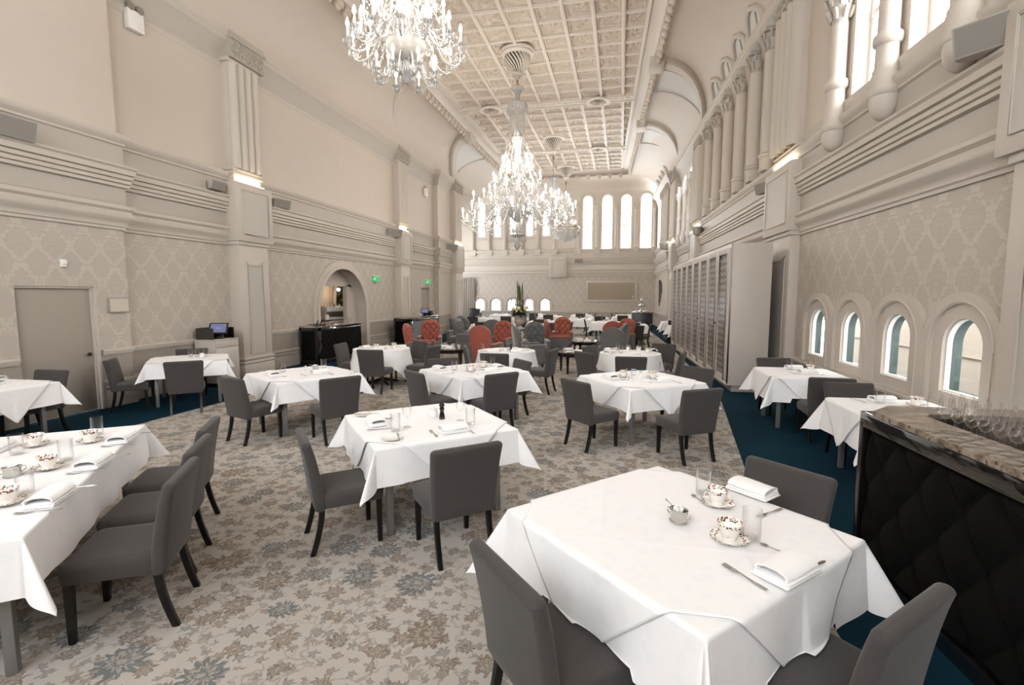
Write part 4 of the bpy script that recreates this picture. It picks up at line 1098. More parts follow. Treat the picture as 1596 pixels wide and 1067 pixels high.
def lay(nc, hx, hy, c, deg, drop, ph, over=None, n=66, tabl='square dining table under a white cloth, '):
    rz = R(deg)
    square_table(c, rz, hx, hy, tabl + TN[nc], 'dining tables under white cloths')
    square_cloth('tablecloth', drop, hx, hy, c, rz, 'white linen cloth hanging from ' + TN[nc], 'tablecloths', None, ph, n)
    if over: square_cloth('overcloth', 0, hx, hy, c, rz, 'white over-cloth laid cornerwise on ' + TN[nc], 'over-cloths', over, ph, n + 10, .006)
lay(1, .61, .61, (.29, 2.555), 46.2, .34, .4, 1.07, 96)
lay(2, .61, .61, (-1.73, 4.20), 41.0, .30, 1.3, 1.02, 80)
lay(3, .60, .60, (.28, 7.03), 35.5, .30, 2.2, 1.02, 60)
lay(4, 1.14, .55, (-3.94, 2.31), 126.9, .30, .9, None, 80)
lay(5, .56, .56, (-7.92, 4.53), 3.0, .30, 3.0, 1.0)
lay(6, .59, .59, (-7.69, 7.49), 42.0, .26, 4.1, .98)
lay(7, .60, .60, (-4.58, 6.43), 58.0, .28, 5.2, 1.0)
lay(8, .60, .60, (-2.21, 7.29), 50.5, .30, 1.9, 1.02)
lay(12, .50, .50, (2.63, 8.07), 0.0, .36, 2.7, .95)
lay(13, .48, .46, (2.80, 5.72), 2.0, .36, .2, .92)
for n, c, ph in ((9, (-5.08, 9.86), .5), (10, (-2.32, 10.02), 1.1), (11, (.2, 10.15), .8)):
    round_table(c, .60, 'round dining table under a white cloth, ' + TN[n], 'round dining tables')
    round_cloth(.60, .34, c, 'white linen cloth falling in folds from ' + TN[n], 'tablecloths', ph)

# ------------------------------------------------------------------ nearest table
w = 'on the nearest table, '
for nm, x, y, a in (('far', .54, 2.80, 200), ('near', .52, 2.39, 250)):
    put(SAU, x, y, a, w + nm + ' of its two'); put(CUP, x, y, a, w + nm + ' of its two', up=.0075)
put(TUM, .49, 2.95, 0, w + 'far of its two'); put(TUM, .625, 2.43, 0, w + 'near of its two')
put(SPO, .455, 2.86, 120, w + 'by the far saucer')
put(SUG, .31, 2.55, -40, w + 'open and full of lumps')
put(NAP, .77, 3.02, 136, w + 'before the far right chair', up=.0055); put(NAP, .69, 2.14, 44, w + 'before the near right chair', up=.0055)
put(FORK, .80, 2.76, 222, w + 'beside the far napkin'); put(FORK, .52, 2.08, 128, w + 'beside the near napkin')
put(KNI, .80, 2.21, 220, w + 'showing past the near napkin'); put(KNI, .60, 3.08, 40, w + 'showing past the far napkin'); put(SPO, .705, 2.35, 140, w + 'above the near napkin')
# mid-carpet table
w = 'on the pepper mill table, '
put(MIL, -1.61, 4.28, 0, 'standing alone in the middle of the mid-carpet table')
put(PLA, -1.77, 3.57, 0, w + 'at its front corner'); put(PLA, -2.40, 4.24, 0, w + 'at its far left corner'); put(KNI, -1.73, 3.60, 120, w + 'lying over the front plate', up=.0125); put(KNI, -2.36, 4.24, 20, w + 'lying over the far left plate', up=.0125)
put(NAP, -2.12, 3.98, 130, w + 'left place', up=.0035); put(NAP, -1.37, 3.90, 40, w + 'right place')
put(TUM, -1.85, 3.80, 0, w + 'left place'); put(TUM, -1.29, 4.14, 0, w + 'right place'); put(WIN, -1.80, 3.93, 0, w + 'left place'); put(WIN, -1.42, 4.25, 0, w + 'right place')
put(FORK, -1.50, 3.79, 128, w + 'right of centre'); put(KNI, -1.235, 3.95, 125, w + 'right place'); put(KNI, -2.0, 3.82, 35, w + 'in front of the left napkin'); put(FORK, -2.16, 4.13, 35, w + 'behind the left napkin')
put(JUG, -1.71, 4.33, 90, w + 'beside the pepper mill')
# table with the blue-lidded jar
w = 'on the blue-lidded jar table, '
put(NAP, -.12, 6.94, 120, w + 'left place'); put(NAP, .56, 6.83, 30, w + 'right place')
for nm, x, y in (('left', .06, 7.06), ('right', .45, 7.05)): put(SAU, x, y, 30, w + nm + ' place'); put(CUP, x, y, 200, w + nm + ' place', up=.0075)
put(TUM, .13, 6.86, 0, w + 'left place'); put(TUM, .63, 7.66, 0, w + 'far corner'); put(KNI, .74, 6.79, 120, w + 'right place'); put(FORK, .37, 6.72, 120, w + 'right place'); put(FORK, -.02, 6.78, 30, w + 'left place'); put(SHK, .3, 7.2, 0, w + 'beside the jar')
t = thing('preserve_jar', 'small clear jar with a dark blue lid on a white table', 'jar', (.2, 7.23, ZT))
MB().lathe([(.001, 0), (.03, 0), (.033, .01), (.033, .06), (.028, .068)], 20).build('body', M['glass'], t, 50)
MB().lathe([(.001, .068), (.031, .068), (.031, .085), (.001, .087)], 20).build('lid', M['blue_lid'], t, 50)
def putr(*a, **k): return put(*a, z=ZR, **k)
# long table
w = 'on the long left table, '
for nm, i in (('near', 0), ('middle', 1), ('far', 2)):
    sx, sy = ((-3.32, 1.99), (-3.72, 2.47), (-4.08, 3.01))[i]
    putr(SAU, sx, sy, 100, w + nm + ' place on the right side'); putr(CUP, sx, sy, 120, w + nm + ' place on the right side', up=.0075)
    tx, ty = ((-3.40, 2.13), (-3.79, 2.63), (-4.24, 3.19))[i]; putr(TUM, tx, ty, 0, w + nm + ' place on the right side')
    nx, ny = ((-3.145, 2.085), (-3.515, 2.605), (-3.885, 3.115))[i]; putr(NAP, nx, ny, 118, w + nm + ' place on the right side')
    putr(FORK, nx + .11, ny - .13, 210, w + nm + ' place on the right side'); putr(KNI, nx - .05, ny + .17, 210, w + nm + ' place on the right side')
putr(SAU, -4.39, 2.84, 0, w + 'across from the far place'); putr(CUP, -4.39, 2.84, 20, w + 'across from the far place', up=.0075); putr(TUM, -4.29, 2.66, 0, w + 'across from the far place'); putr(NAP, -4.56, 2.70, 120, w + 'across from the far place')
putr(SUG, -3.80, 2.32, 60, w + 'in the middle with tongs'); putr(TUM, -4.0, 2.2, 0, w + 'behind the sugar bowl')
# others
put(NAP, -8.28, 4.95, 20, 'on the small table before the plain door'); put(NAP, -7.92, 4.72, 10, 'second on the small table before the plain door')
w = 'on the table next to the till cabinet, '
put(TUM, -7.84, 7.67, 0, w + 'left of three'); put(TUM, -7.70, 7.68, 0, w + 'middle of three'); put(TUM, -7.60, 7.76, 0, w + 'right of three'); put(SHK, -7.70, 7.54, 0, w + 'before the tumblers'); put(JUG, -7.52, 7.6, 0, w + 'right end')
w = 'on the table in front of the left bar, '
put(TUM, -4.91, 6.40, 0, w + 'left place'); put(NAP, -4.88, 6.13, 150, w + 'left place'); put(FORK, -4.66, 5.98, 60, w + 'left place'); put(SUG, -4.60, 6.75, 20, w + 'in the middle'); put(SHK, -4.70, 6.65, 0, w + 'beside the sugar bowl')
put(TUM, -4.53, 6.86, 0, w + 'far corner'); put(NAP, -4.33, 6.44, 55, w + 'right place'); put(KNI, -4.12, 6.40, 145, w + 'right place'); put(FORK, -4.42, 6.2, 145, w + 'right place')
w = 'on the centre table, '
put(TUM, -2.46, 7.10, 0, w + 'left place'); put(NAP, -2.72, 7.16, 140, w + 'left place'); put(FORK, -2.46, 6.80, 50, w + 'left place'); put(SUG, -2.29, 7.30, 10, w + 'in the middle'); put(SAU, -2.13, 7.54, 0, w + 'right of the sugar bowl'); put(CUP, -2.13, 7.54, 30, w + 'right of the sugar bowl', up=.0075)
put(TUM, -2.02, 7.72, 0, w + 'right far place'); put(TUM, -2.25, 7.92, 0, w + 'far corner'); put(NAP, -1.93, 7.14, 48, w + 'right near place'); put(NAP, -1.88, 7.52, 130, w + 'far right place'); put(FORK, -2.08, 6.92, 140, w + 'right near place'); put(SAU, -2.2, 7.1, 0, w + 'near the sugar bowl'); put(CUP, -2.2, 7.1, 200, w + 'near the sugar bowl', up=.0075)
w = 'on the round table by the left bar, '
for k, (st, x, y, a) in enumerate(((NAP, -5.44, 9.78, 80), (NAP, -4.74, 10.1, 20), (CUP, -5.2, 9.85, 0), (CUP, -4.95, 10.2, 90), (CUP, -4.8, 9.9, 60), (TUM, -5.05, 10.15, 0), (TUM, -5.1, 9.6, 0), (JUG, -4.9, 9.75, 0), (NAP, -4.95, 9.55, 0))):
    putr(st, x, y, a, w + ('by the bar', 'right side', 'left of middle', 'far side', 'right of middle', 'far side', 'near side', 'right of middle', 'near edge')[k])
w = 'on the four-glass round table, '
for k, (x, y) in enumerate(((-2.68, 10.15), (-2.38, 10.35), (-2.2, 10.42), (-1.98, 10.15))): putr(WIN, x, y, 0, w + ('leftmost', 'second', 'third', 'rightmost')[k] + ' of the four')
for k, (x, y) in enumerate(((-2.83, 9.95), (-2.43, 10.05), (-1.88, 10.1))): putr(TUM, x, y, 0, w + ('left', 'middle', 'right')[k] + ' of three')
putr(MIL, -2.18, 9.82, 0, w + 'short and dark'); putr(NAP, -2.5, 9.68, 0, w + 'front left'); putr(NAP, -2.05, 9.72, 10, w + 'front right'); putr(NAP, -2.19, 10.06, 50, w + 'middle'); putr(PLA, -2.75, 9.75, 0, w + 'left edge')
w = 'on the ring-napkin round table, '
for k, (st, x, y, a) in enumerate(((CUP, -.10, 10.2, 0), (TUM, .02, 10.08, 0), (NAP, .28, 9.86, 0), (CUP, .38, 10.5, 90), (CUP, .55, 10.3, 60), (NAP, -.22, 10.38, 110), (JUG, .16, 10.45, 0), (TUM, -.05, 10.55, 0), (NAP, -.22, 9.98, 70))):
    putr(st, x, y, a, w + ('left side', 'left of middle', 'near edge', 'far side', 'right side', 'far left', 'far side', 'far left', 'near left')[k])
t = thing('napkin', 'white napkin folded into a standing ring on the round table', 'napkin', (.68, 10.42, ZR), .2, GRP[NAP])
MB().loft([[(r * 1.25 * cos(k * pi / 9) * 1, y, .012 + r * sin(k * pi / 9) * 1.0) for r, y in ((.05, -.04), (.057, -.04), (.057, .04), (.05, .04))] for k in range(10)]).build('ring_fold', M['napkin'], t, 40)
w = 'on the wall table by the latticed cabinet, '
put(NAP, 2.66, 8.42, 5, w + 'far place'); put(TUM, 2.56, 8.3, 0, w + 'far place'); put(CUP, 2.82, 8.2, 40, w + 'middle', up=.0075); put(SAU, 2.82, 8.2, 0, w + 'middle'); put(TUM, 2.9, 8.42, 0, w + 'right of the cup'); put(NAP, 2.70, 7.95, 5, w + 'near place'); put(FORK, 2.50, 7.92, 90, w + 'near place'); put(KNI, 2.87, 7.9, 90, w + 'near place')
w = 'on the wall table next to the bar, '
put(NAP, 2.80, 6.04, 8, w + 'folded flat'); put(TUM, 2.72, 5.9, 0, w + 'before the napkin'); put(SAU, 3.02, 5.84, 0, w + 'right side'); put(CUP, 3.02, 5.84, 10, w + 'right side', up=.0075); put(FORK, 2.56, 6.0, 110, w + 'left side')
# ------------------------------------------------------------------ tufted surface
def tuft(mb, W, a0, a1, b0, b1, p, q, depth, nu, nv, edge=.04):
    """diamond-buttoned padding over a rectangle; W(a, d, b)"""
    def fn(u, v):
        a = a0 + (a1 - a0) * u; b = b0 + (b1 - b0) * v
        s, t = (a - a0) / p + (b - b0) / q, (a - a0) / p - (b - b0) / q
        h = (abs(sin(pi * s)) * abs(sin(pi * t))) ** .42
        ed = min(1, min(a - a0, a1 - a, b - b0, b1 - b) / edge)
        return W(a, (.15 + .85 * h) * depth * math.sqrt(max(ed, 0)), b)
    mb.grid(nu, nv, fn)

# ------------------------------------------------------------------ near bar on the right, marble rim round a sunken well
def near_bar():
    t = thing('bar_counter', 'black buttoned-velvet bar with brown marble rim and sunken top, by the wall windows', 'bar', (1.70, 3.88, 0), R(3.6))
    Ln, Dp, H = 2.3, 1.12, 1.15      # runs toward -y from its far left corner, back edge at +x
    mb = MB(); mb.span(.03, Dp - .03, -Ln, -.03, .02, H - .3); mb.span(.035, .2, -Ln, -.03, .05, H - .03); mb.span(Dp - .15, Dp - .03, -Ln, -.03, .05, H - .03); mb.span(.03, Dp - .03, -.2, -.03, .05, H - .03)
    mb.build('carcass', M['black'], t)
    mb = MB(); tuft(mb, lambda a, d, b: (.03 - d, -a, b), .05, Ln, .10, H - .15, .36, .46, .055, 110, 60)
    mb.build('tufted_panel', M['velvet_black'], t, 80)
    mb = MB()
    for i in range(-1, 14):
        for j in range(-1, 8):
            pass
    for k in range(9):
        for j in range(5):
            a = .05 + .36 * (k + (j % 2) * .5) / 1.0 * .5 * 2 / 2 + .0; b = .10 + .23 * j
            if .1 < a < Ln - .05 and .15 < b < H - .2: mb.ball((.022, -a, b), .012, 8, 5)
    mb.build('upholstery_buttons', M['button_black'], t)
    mb = MB(); mb.span(-.03, .03, -Ln, 0, H - .14, H - .035); mb.span(-.03, .03, -.045, 0, .0, H - .1); mb.span(-.02, .03, -Ln, 0, 0, .10)
    mb.span(.03, Dp, -.03, 0, 0, H - .035); mb.build('mirror_trim', M['black_gloss'], t, bevel=.004)
    mb = MB(); c = .16
    out = [(-.035, -Ln), (-.035, -c), (c, .03), (Dp + .02, .03), (Dp + .02, -Ln)]
    inn = [(.22, -Ln + .001), (.22, -.28), (.28, -.2), (Dp - .18, -.2), (Dp - .18, -Ln + .001)]
    tri = tessellate_polygon([[Vector((x, y, 0)) for x, y in out + inn[::-1]]]); al = out + inn[::-1]; n = len(al)
    mb.add([(x, y, H) for x, y in al] + [(x, y, H - .035) for x, y in al], [tuple(q) for q in tri] + [tuple(i + n for i in q) for q in tri] + [(i, (i + 1) % n, n + (i + 1) % n, n + i) for i in range(n)])
    mb.span(.2, .22, -Ln, -.2, H - .28, H - .001); mb.span(.2, Dp - .16, -.2, -.18, H - .28, H - .001); mb.span(Dp - .18, Dp - .16, -Ln, -.2, H - .28, H - .001)
    mb.build('marble_rim', M['marble'], t, 30)
    mb = MB(); mb.span(.22, Dp - .18, -Ln, -.2, H - .29, H - .27); mb.build('well_tray', M['steel'], t)
    mb = MB()
    for k in range(9): mb.span(.24, .5, -.26 - k * .03, -.25 - k * .03, H - .27, H - .24)
    mb.build('drainer', M['black_base'], t)
    rz = R(3.6)
    for k in range(8):
        for r_ in range(3):
            x, y = .02 + r_ * .08, -.66 - k * .092 - (r_ % 2) * .046
            p = (1.70 + x * cos(rz) - y * sin(rz), 3.88 + x * sin(rz) + y * cos(rz), H + .0015)
            s = ('front', 'middle', 'inner')[r_]
            o = WIN(p, 0, 'clear stemmed glass on the marble bar rim, %s row, %s from the far end' % (s, ('first', 'second', 'third', 'fourth', 'fifth', 'sixth', 'seventh', 'eighth')[k]), 'glasses lined up on the marble bar')
            o.scale = (.9, .9, 1.05)
near_bar()

# ------------------------------------------------------------------ the two bars along the left wall
def side_bar(name, label, x0, x1, y0, y1, H, front):
    t = thing(name, label, 'bar', (x1, y0, 0))
    L, Dp = y1 - y0, x1 - x0
    mb = MB(); mb.span(-Dp, -.02, .02, L - .02, .02, H - .04); mb.build('carcass', M['black'], t)
    mb = MB(); tuft(mb, lambda a, d, b: (d - .02, a, b), .16, L - .06, .12, H - .14, .2, .26, .03, 80, 26); mb.build('tufted_front', front, t, 80)
    mb = MB(); tuft(mb, lambda a, d, b: (-a, .02 - d, b), .12, Dp - .06, .12, H - .14, .2, .26, .03, 34, 26); mb.build('tufted_end', M['velvet_black'], t, 80)
    mb = MB(); mb.span(-.03, .015, -.01, .14, 0, H - .04); mb.span(-Dp, -Dp + .05, -.012, .03, 0, H - .04); mb.span(-Dp, .015, -.012, .03, H - .13, H - .04); mb.span(-.03, .015, 0, L, H - .13, H - .04); mb.span(-.03, .015, L - .05, L, 0, H - .04)
    mb.span(-.03, .012, 0, L, 0, .1); mb.build('mirror_trim', M['black_gloss'], t, bevel=.003)
    mb = MB(); mb.span(-Dp, .03, -.03, L + .01, H - .04, H); mb.build('counter_top', M['marble'], t, bevel=.005)
    return t
side_bar('bar_counter', 'black buttoned bar counter standing before the arched opening', -8.66, -8.1, 12.05, 14.35, 1.06, M['velvet_black'])
side_bar('bar_counter', 'bar counter with steel-blue buttoned front behind the coral armchairs', -8.40, -7.72, 17.35, 20.2, 1.06, M['teal_velvet'])
for k in range(3):
    t = thing('menu_holder', 'small black slanted holder on the arch bar, %s of three' % ('left', 'middle', 'right')[k], 'holder', (-8.25, 12.25 + k * .18, 1.0615), .3, 'black holders on the arch bar')
    q = MB(); q.box((0, 0, .012), (.07, .1, .024)); q.build('base', M['black'], t); q = MB(); q.loft([[(-.02, -.045, .02), (-.01, -.045, .02), (-.01, .045, .02), (-.02, .045, .02)], [(.03, -.045, .16), (.04, -.045, .16), (.04, .045, .16), (.03, .045, .16)]]); q.build('slanted_card', M['black'], t)
t = thing('tray', 'low steel tray of holders at the near end of the arch bar', 'tray', (-8.42, 12.35, 1.0605)); q = MB(); q.box((0, 0, .006), (.12, .4, .012)); q.build('tray_base', M['steel'], t); q = MB(); q.span(-.06, -.055, -.2, .2, .012, .05); q.span(.055, .06, -.2, .2, .012, .05); q.build('tray_rim', M['steel'], t)
for k in range(12):
    TUM((-8.22 - .1 * (k % 2), 13.0 + .09 * k, 1.061), 0, 'clear tumbler in the row on the arch bar, number %s from its near end' % ('one two three four five six seven eight nine ten eleven twelve'.split()[k]), 'tumblers lined up on the arch bar')
for k in range(8):
    TUM((-7.82 - .1 * (k % 2), 17.9 + .1 * k, 1.061), 0, 'clear tumbler in the row on the blue-fronted bar, number %s from its near end' % ('one two three four five six seven eight'.split()[k]), 'tumblers lined up on the blue-fronted bar')
# till on the far bar
def till(loc_, rz, label, sc=1.0):
    t = thing('till_terminal', label, 'till', loc_, rz)
    def b(p): return tuple(Vector(p) * sc)
    mb = MB(); mb.loft([[b(p) for p in r] for r in ([(-.09, -.1, 0), (.09, -.1, 0), (.09, .1, 0), (-.09, .1, 0)], [(-.05, -.08, .06), (.04, -.08, .06), (.04, .08, .06), (-.05, .08, .06)], [(-.03, -.06, .14), (.02, -.06, .16), (.02, .06, .16), (-.03, .06, .14)])]); mb.build('stand', M['black'], t, bevel=.006)
    c = Vector((.02, 0, .22)); th = R(50); ux = Vector((0, 1, 0)); uz = Vector((-cos(th), 0, sin(th))); un = Vector((sin(th), 0, cos(th)))
    def slab(w, h, d0, d1): return [[tuple((c + ux * sx * w / 2 + uz * sz * h / 2 + un * d) * sc) for sx, sz in ((-1, -1), (1, -1), (1, 1), (-1, 1))] for d in (d0, d1)]
    mb = MB(); mb.loft(slab(.36, .28, -.025, .012)); mb.build('screen_housing', M['black'], t, bevel=.006)
    mb = MB(); mb.loft(slab(.30, .225, .012, .0135)); s_ = mb.build('screen', M['screen'], t)
    mb = MB(); mb.loft(slab(.1, .012, .0135, .0145)); mb.build('screen_text', M['screen_light'], s_)
    return t
till((-7.95, 19.3, 1.061), R(-75), 'dark till with tilted screen at the far end of the blue-fronted bar', .9)
t = thing('till_box', 'black box beside the till on the blue-fronted bar', 'box', (-8.0, 19.85, 1.061)); q = MB(); q.box((0, 0, .09), (.34, .36, .18)); q.build('box_body', M['black'], t, bevel=.01); q = MB(); q.box((0, 0, .184), (.3, .32, .008)); q.build('lid', M['dark_panel'], t)

# ------------------------------------------------------------------ till cabinet beside the first left pier
t = thing('till_cabinet', 'cream till cabinet with a drawer, standing against the left wall pier', 'cabinet', (-8.19, 8.62, 0))
mb = MB(); mb.span(-.5, 0, 0, .64, .08, .97); mb.build('body', M['cabinet'], t, bevel=.003)
mb = MB(); mb.span(-.5, .012, -.01, .65, .97, .995); mb.build('cabinet_top', M['cabinet'], t, bevel=.003)
mb = MB(); mb.span(0, .012, .01, .63, .82, .965); mb.build('drawer', M['cabinet'], t, bevel=.004)
mb = MB(); mb.span(0, .012, .01, .63, .09, .81); mb.build('door', M['cabinet'], t, bevel=.004)
mb = MB(); mb.span(-.47, -.03, .03, .61, 0, .08); mb.build('plinth', M['black'], t)
till((-8.36, 8.92, .9955), R(-62), 'black till with a lit violet-blue screen on the cream till cabinet', 1.0)
t = thing('screen_box', 'charcoal surround box open to the front around the till on the cream cabinet', 'box', (-8.42, 8.92, .9955)); q = MB(); q.span(-.22, .18, -.29, -.265, 0, .235); q.build('near_panel', M['dark_panel'], t); q = MB(); q.span(-.22, .18, .265, .29, 0, .235); q.span(-.235, -.22, -.29, .29, 0, .235); q.build('back_panel', M['black'], t)

# ------------------------------------------------------------------ tall latticed cabinet on the right: eight doors with fretwork panels
def lattice_cabinet():
    x0, y0 = 2.09, 10.42; L = 7.95; ang = math.atan(.0373)
    t = thing('display_cabinet', 'tall cream cabinet with eight fretwork doors along the right wall', 'cabinet', (x0, y0, 0), ang)
    # local frame: y along the front, x toward the wall
    mb = MB(); mb.span(.02, .74, 0, L, .13, 2.92); mb.build('body', M['cabinet'], t, bevel=.004)
    mb = MB(); mb.span(.10, .70, .03, L - .03, 0, .13); mb.build('plinth', M['dado'], t)
    mb = MB(); mb.span(-.015, .02, .0, L, .13, .2); mb.span(-.015, .02, 0, L, 2.84, 2.92); mb.span(-.015, .02, 0, .1, .2, 2.84); mb.build('face_frame', M['cabinet'], t, bevel=.003)
    dw = (L - .12) / 8
    def fretwork(w, z0, z1):
        mb = MB(); nx, p = 5, w / 5
        nz = int((z1 - z0) / p)
        for j in range(nz):
            for i in range(nx):
                cy, cz = p * (i + .5), z0 + p * (j + .5); r = p * .42
                for a in range(4):
                    th = a * pi / 2 + (pi / 4 if (i + j) % 2 else 0)
                    c_, s_ = cos(th), sin(th)
                    pts = [(cy + r * 1.15 * c_ * f - s_ * r * .5 * sin(f * pi), cz + r * 1.15 * s_ * f + c_ * r * .5 * sin(f * pi)) for f in (0, .35, .7, 1)]
                    for (ya, za), (yb, zb) in zip(pts[:-1], pts[1:]):
                        d = Vector((yb - ya, zb - za)).normalized() * .015; nrm = Vector((-d.y, d.x))
                        mb.add([(0, ya + nrm.x, za + nrm.y), (0, yb + nrm.x, zb + nrm.y), (0, yb - nrm.x, zb - nrm.y), (0, ya - nrm.x, za - nrm.y)], [(0, 1, 2, 3)])
        return mb
    fm = None
    for k in range(8):
        ya = .1 + k * dw; yb = ya + dw - .006
        mb = MB(); st = .155
        mb.span(-.03, .015, ya, ya + st, .2, 2.84); mb.span(-.03, .015, yb - st, yb, .2, 2.84); mb.span(-.03, .015, ya + st, yb - st, .2, .3); mb.span(-.03, .015, ya + st, yb - st, 2.75, 2.84)
        d = mb.build('door', M['cabinet'], t, bevel=.004)
        mb = MB(); mb.span(.0, .012, ya + st, yb - st, .3, 2.75); mb.build('door_backing', M['fret_dark'], d)
        if fm is None:
            f = fretwork(yb - ya - 2 * st, .3, 2.75).build('fretwork', M['fret'], d, 0); fm = f.data
        else:
            f = D.objects.new('fretwork', fm); COL.objects.link(f); f.parent = d
        f.location = (-.012, ya + st, 0)
        mb = MB(); mb.tube([(-.03, (yb - .05) if k % 2 == 0 else ya + .05, 1.32), (-.055, (yb - .05) if k % 2 == 0 else ya + .05, 1.32)], .012, 8); mb.build('knob', M['black_base'], d)
lattice_cabinet()

# ------------------------------------------------------------------ wall things
def speaker(loc_, rz, label, sc=1.0, tilt=20):
    t = thing('wall_speaker', label, 'speaker', loc_, rz, 'wall speakers on the mouldings')
    w, h, d = .52 * sc, .24 * sc, .2 * sc; k = math.tan(R(tilt)) * d * .4
    mb = MB(); mb.loft([[(0, -w * .36, -h * .5), (0, w * .36, -h * .5), (0, w * .36, h * .5), (0, -w * .36, h * .5)], [(d * .3, -w / 2, -h / 2), (d * .3, w / 2, -h / 2), (d * .3, w / 2, h / 2), (d * .3, -w / 2, h / 2)], [(d - k, -w / 2, -h / 2), (d - k, w / 2, -h / 2), (d + k, w / 2, h / 2), (d + k, -w / 2, h / 2)]])
    mb.build('box_body', M['speaker'], t, bevel=.006)
    mb = MB(); e = .018
    mb.add([(d - k + .003 + (2 * k) * f, s * (w / 2 - e), -h / 2 + h * f) for f, s in ((.06, -1), (.06, 1), (.94, 1), (.94, -1))], [(0, 1, 2, 3)]); mb.build('grille', M['speaker_grille'], t)
    return t
speaker((XN + .05, 5.45, 4.25), 0, 'grey box speaker on the left moulding at the picture edge', 1.15)
speaker((XL + .05, 9.35, 4.28), 0, 'small grey speaker just before the first left wall pier', .75)
speaker((XL + .06, 11.45, 4.25), -.3, 'grey speaker just past the first left wall pier', .9)
speaker((XL + .1, 17.85, 4.28), -.5, 'grey wedge speaker before the second left wall pier', 1.2)
speaker((XP + .1, 23.75, 4.28), -.5, 'grey wedge speaker before the last left wall pier', 1.2)
speaker((xr(5.6) - .12, 5.62, 4.27), R(-138), 'large grey speaker high on the right wall beside the near windows', 1.08, 30)
speaker((xr(12.4) - .05, 12.3, 4.3), pi + .3, 'grey speaker past the first right wall pier above the cabinet', .9)
speaker((xr(19.3) - .12, 19.5, 4.25), pi - .4, 'grey wedge speaker at the second right wall pier', 1.2)
speaker((2.3 - .2, 25.3, 4.25), pi - .4, 'grey wedge speaker at the last right wall pier', 1.2)
speaker((-2.55 * SE, YE - .05, 4.11), -pi / 2, 'pale twin-coned speaker on the far wall moulding', 1.0)
t = thing('emergency_light', 'white emergency light box with two round lamps high on the left wall', 'light', (XL + .01, 7.74, 6.83), 0)
q = MB(); q.box((.06, 0, 0), (.11, .3, .34)); q.build('box_body', M['plastic_white'], t, bevel=.006)
for s in (-.09, .09):
    q = MB(); q.tube([(.0, s, 0), (.05, s, 0), (.09, s, 0)], [.04, .07, .075], 14, True); o = q.build('lamp_head', M['steel'], t); o.location = (.03, 0, .22)
t = thing('emergency_light', 'white emergency light high on the left wall past the second pier', 'light', (XL + .01, 21.4, 6.5), 0)
q = MB(); q.box((.06, 0, 0), (.11, .3, .36)); q.build('box_body', M['plastic_white'], t, bevel=.006); q = MB(); q.tube([(.03, 0, .2), (.1, 0, .22)], .06, 12); q.build('lamp_head', M['steel'], t)
t = thing('motion_sensor', 'small white sensor on the wallpaper above the plain door', 'sensor', (XN + .001, 6.13, 2.42)); q = MB(); q.box((.015, 0, 0), (.03, .08, .12)); q.build('base', M['plastic_white'], t, bevel=.004); q = MB(); q.box((.04, .01, .01), (.03, .05, .06)); q.build('head', M['plastic_white'], t, bevel=.006)
t = thing('access_panel', 'papered access panel box on the wall beside the plain door', 'panel', (XN + .001, 6.97, 1.75)); q = MB(); q.span(0, .03, -.19, .17, -.13, .13); q.build('box_body', M['dado'], t, bevel=.003); q = MB(); q.span(.03, .036, -.17, .15, -.11, .11); q.build('cover', M['wall'], t)
def exit_sign(loc_, rz, label):
    t = thing('exit_sign', label, 'sign', loc_, rz)
    q = MB(); q.box((.035, 0, 0), (.07, .46, .22)); q.build('housing', M['plastic_white'], t, bevel=.006)
    q = MB(); q.box((.072, 0, 0), (.006, .42, .185)); f = q.build('face', M['exit_green'], t)
    q = MB()   # running figure, doorway and arrow
    def bar(a, b, w): 
        d = Vector((b[0] - a[0], b[1] - a[1])); nrm = Vector((-d.y, d.x)).normalized() * w / 2
        q.add([(.0765, a[0] + nrm.x, a[1] + nrm.y), (.0765, b[0] + nrm.x, b[1] + nrm.y), (.0765, b[0] - nrm.x, b[1] - nrm.y), (.0765, a[0] - nrm.x, a[1] - nrm.y)], [(0, 1, 2, 3)])
    q.add([(.0765, .012 * cos(k * pi / 4) + .03, .055 + .012 * sin(k * pi / 4)) for k in range(8)], [tuple(range(8))])
    for a, b, w in (((.02, .04), (-.005, -.005), .026), ((-.005, -.005), (.03, -.03), .016), ((.03, -.03), (.02, -.068), .014), ((-.005, -.005), (-.03, -.035), .016), ((-.03, -.035), (-.06, -.04), .014), ((.02, .036), (.05, .012), .012), ((.015, .034), (-.02, .03), .012), ((-.02, .03), (-.032, .005), .012),
                    ((.08, .07), (.08, -.075), .01), ((.08, .07), (.15, .07), .01), ((.15, .07), (.15, -.075), .01), ((-.09, 0), (-.17, 0), .02), ((-.17, 0), (-.135, .035), .018), ((-.17, 0), (-.135, -.035), .018)): bar(a, b, w)
    q.build('pictogram', M['exit_white'], f)
    return t
exit_sign((XL + .001, 16.5, 2.5), -.55, 'lit green exit sign with a running figure beside the arched opening')
exit_sign((XL + .001, 21.45, 2.5), -.55, 'lit green exit sign with a running figure over the far left door')
# far wall mirror
t = thing('wall_mirror', 'long pale-framed mirror on the far end wall', 'mirror', (-.58 * SE, YE - .005, 2.15))
q = MB()
for c in ((-1.63, 1.63, .55, .67), (-1.63, 1.63, -.67, -.55), (-1.63, -1.5, -.55, .55), (1.5, 1.63, -.55, .55)): q.span(c[0], c[1], -.06, 0, c[2], c[3])
q.build('frame', M['trim'], t, bevel=.01)
q = MB(); q.span(-1.5, 1.5, -.03, -.01, -.55, .55); q.build('mirror_glass', M['mirror'], t)
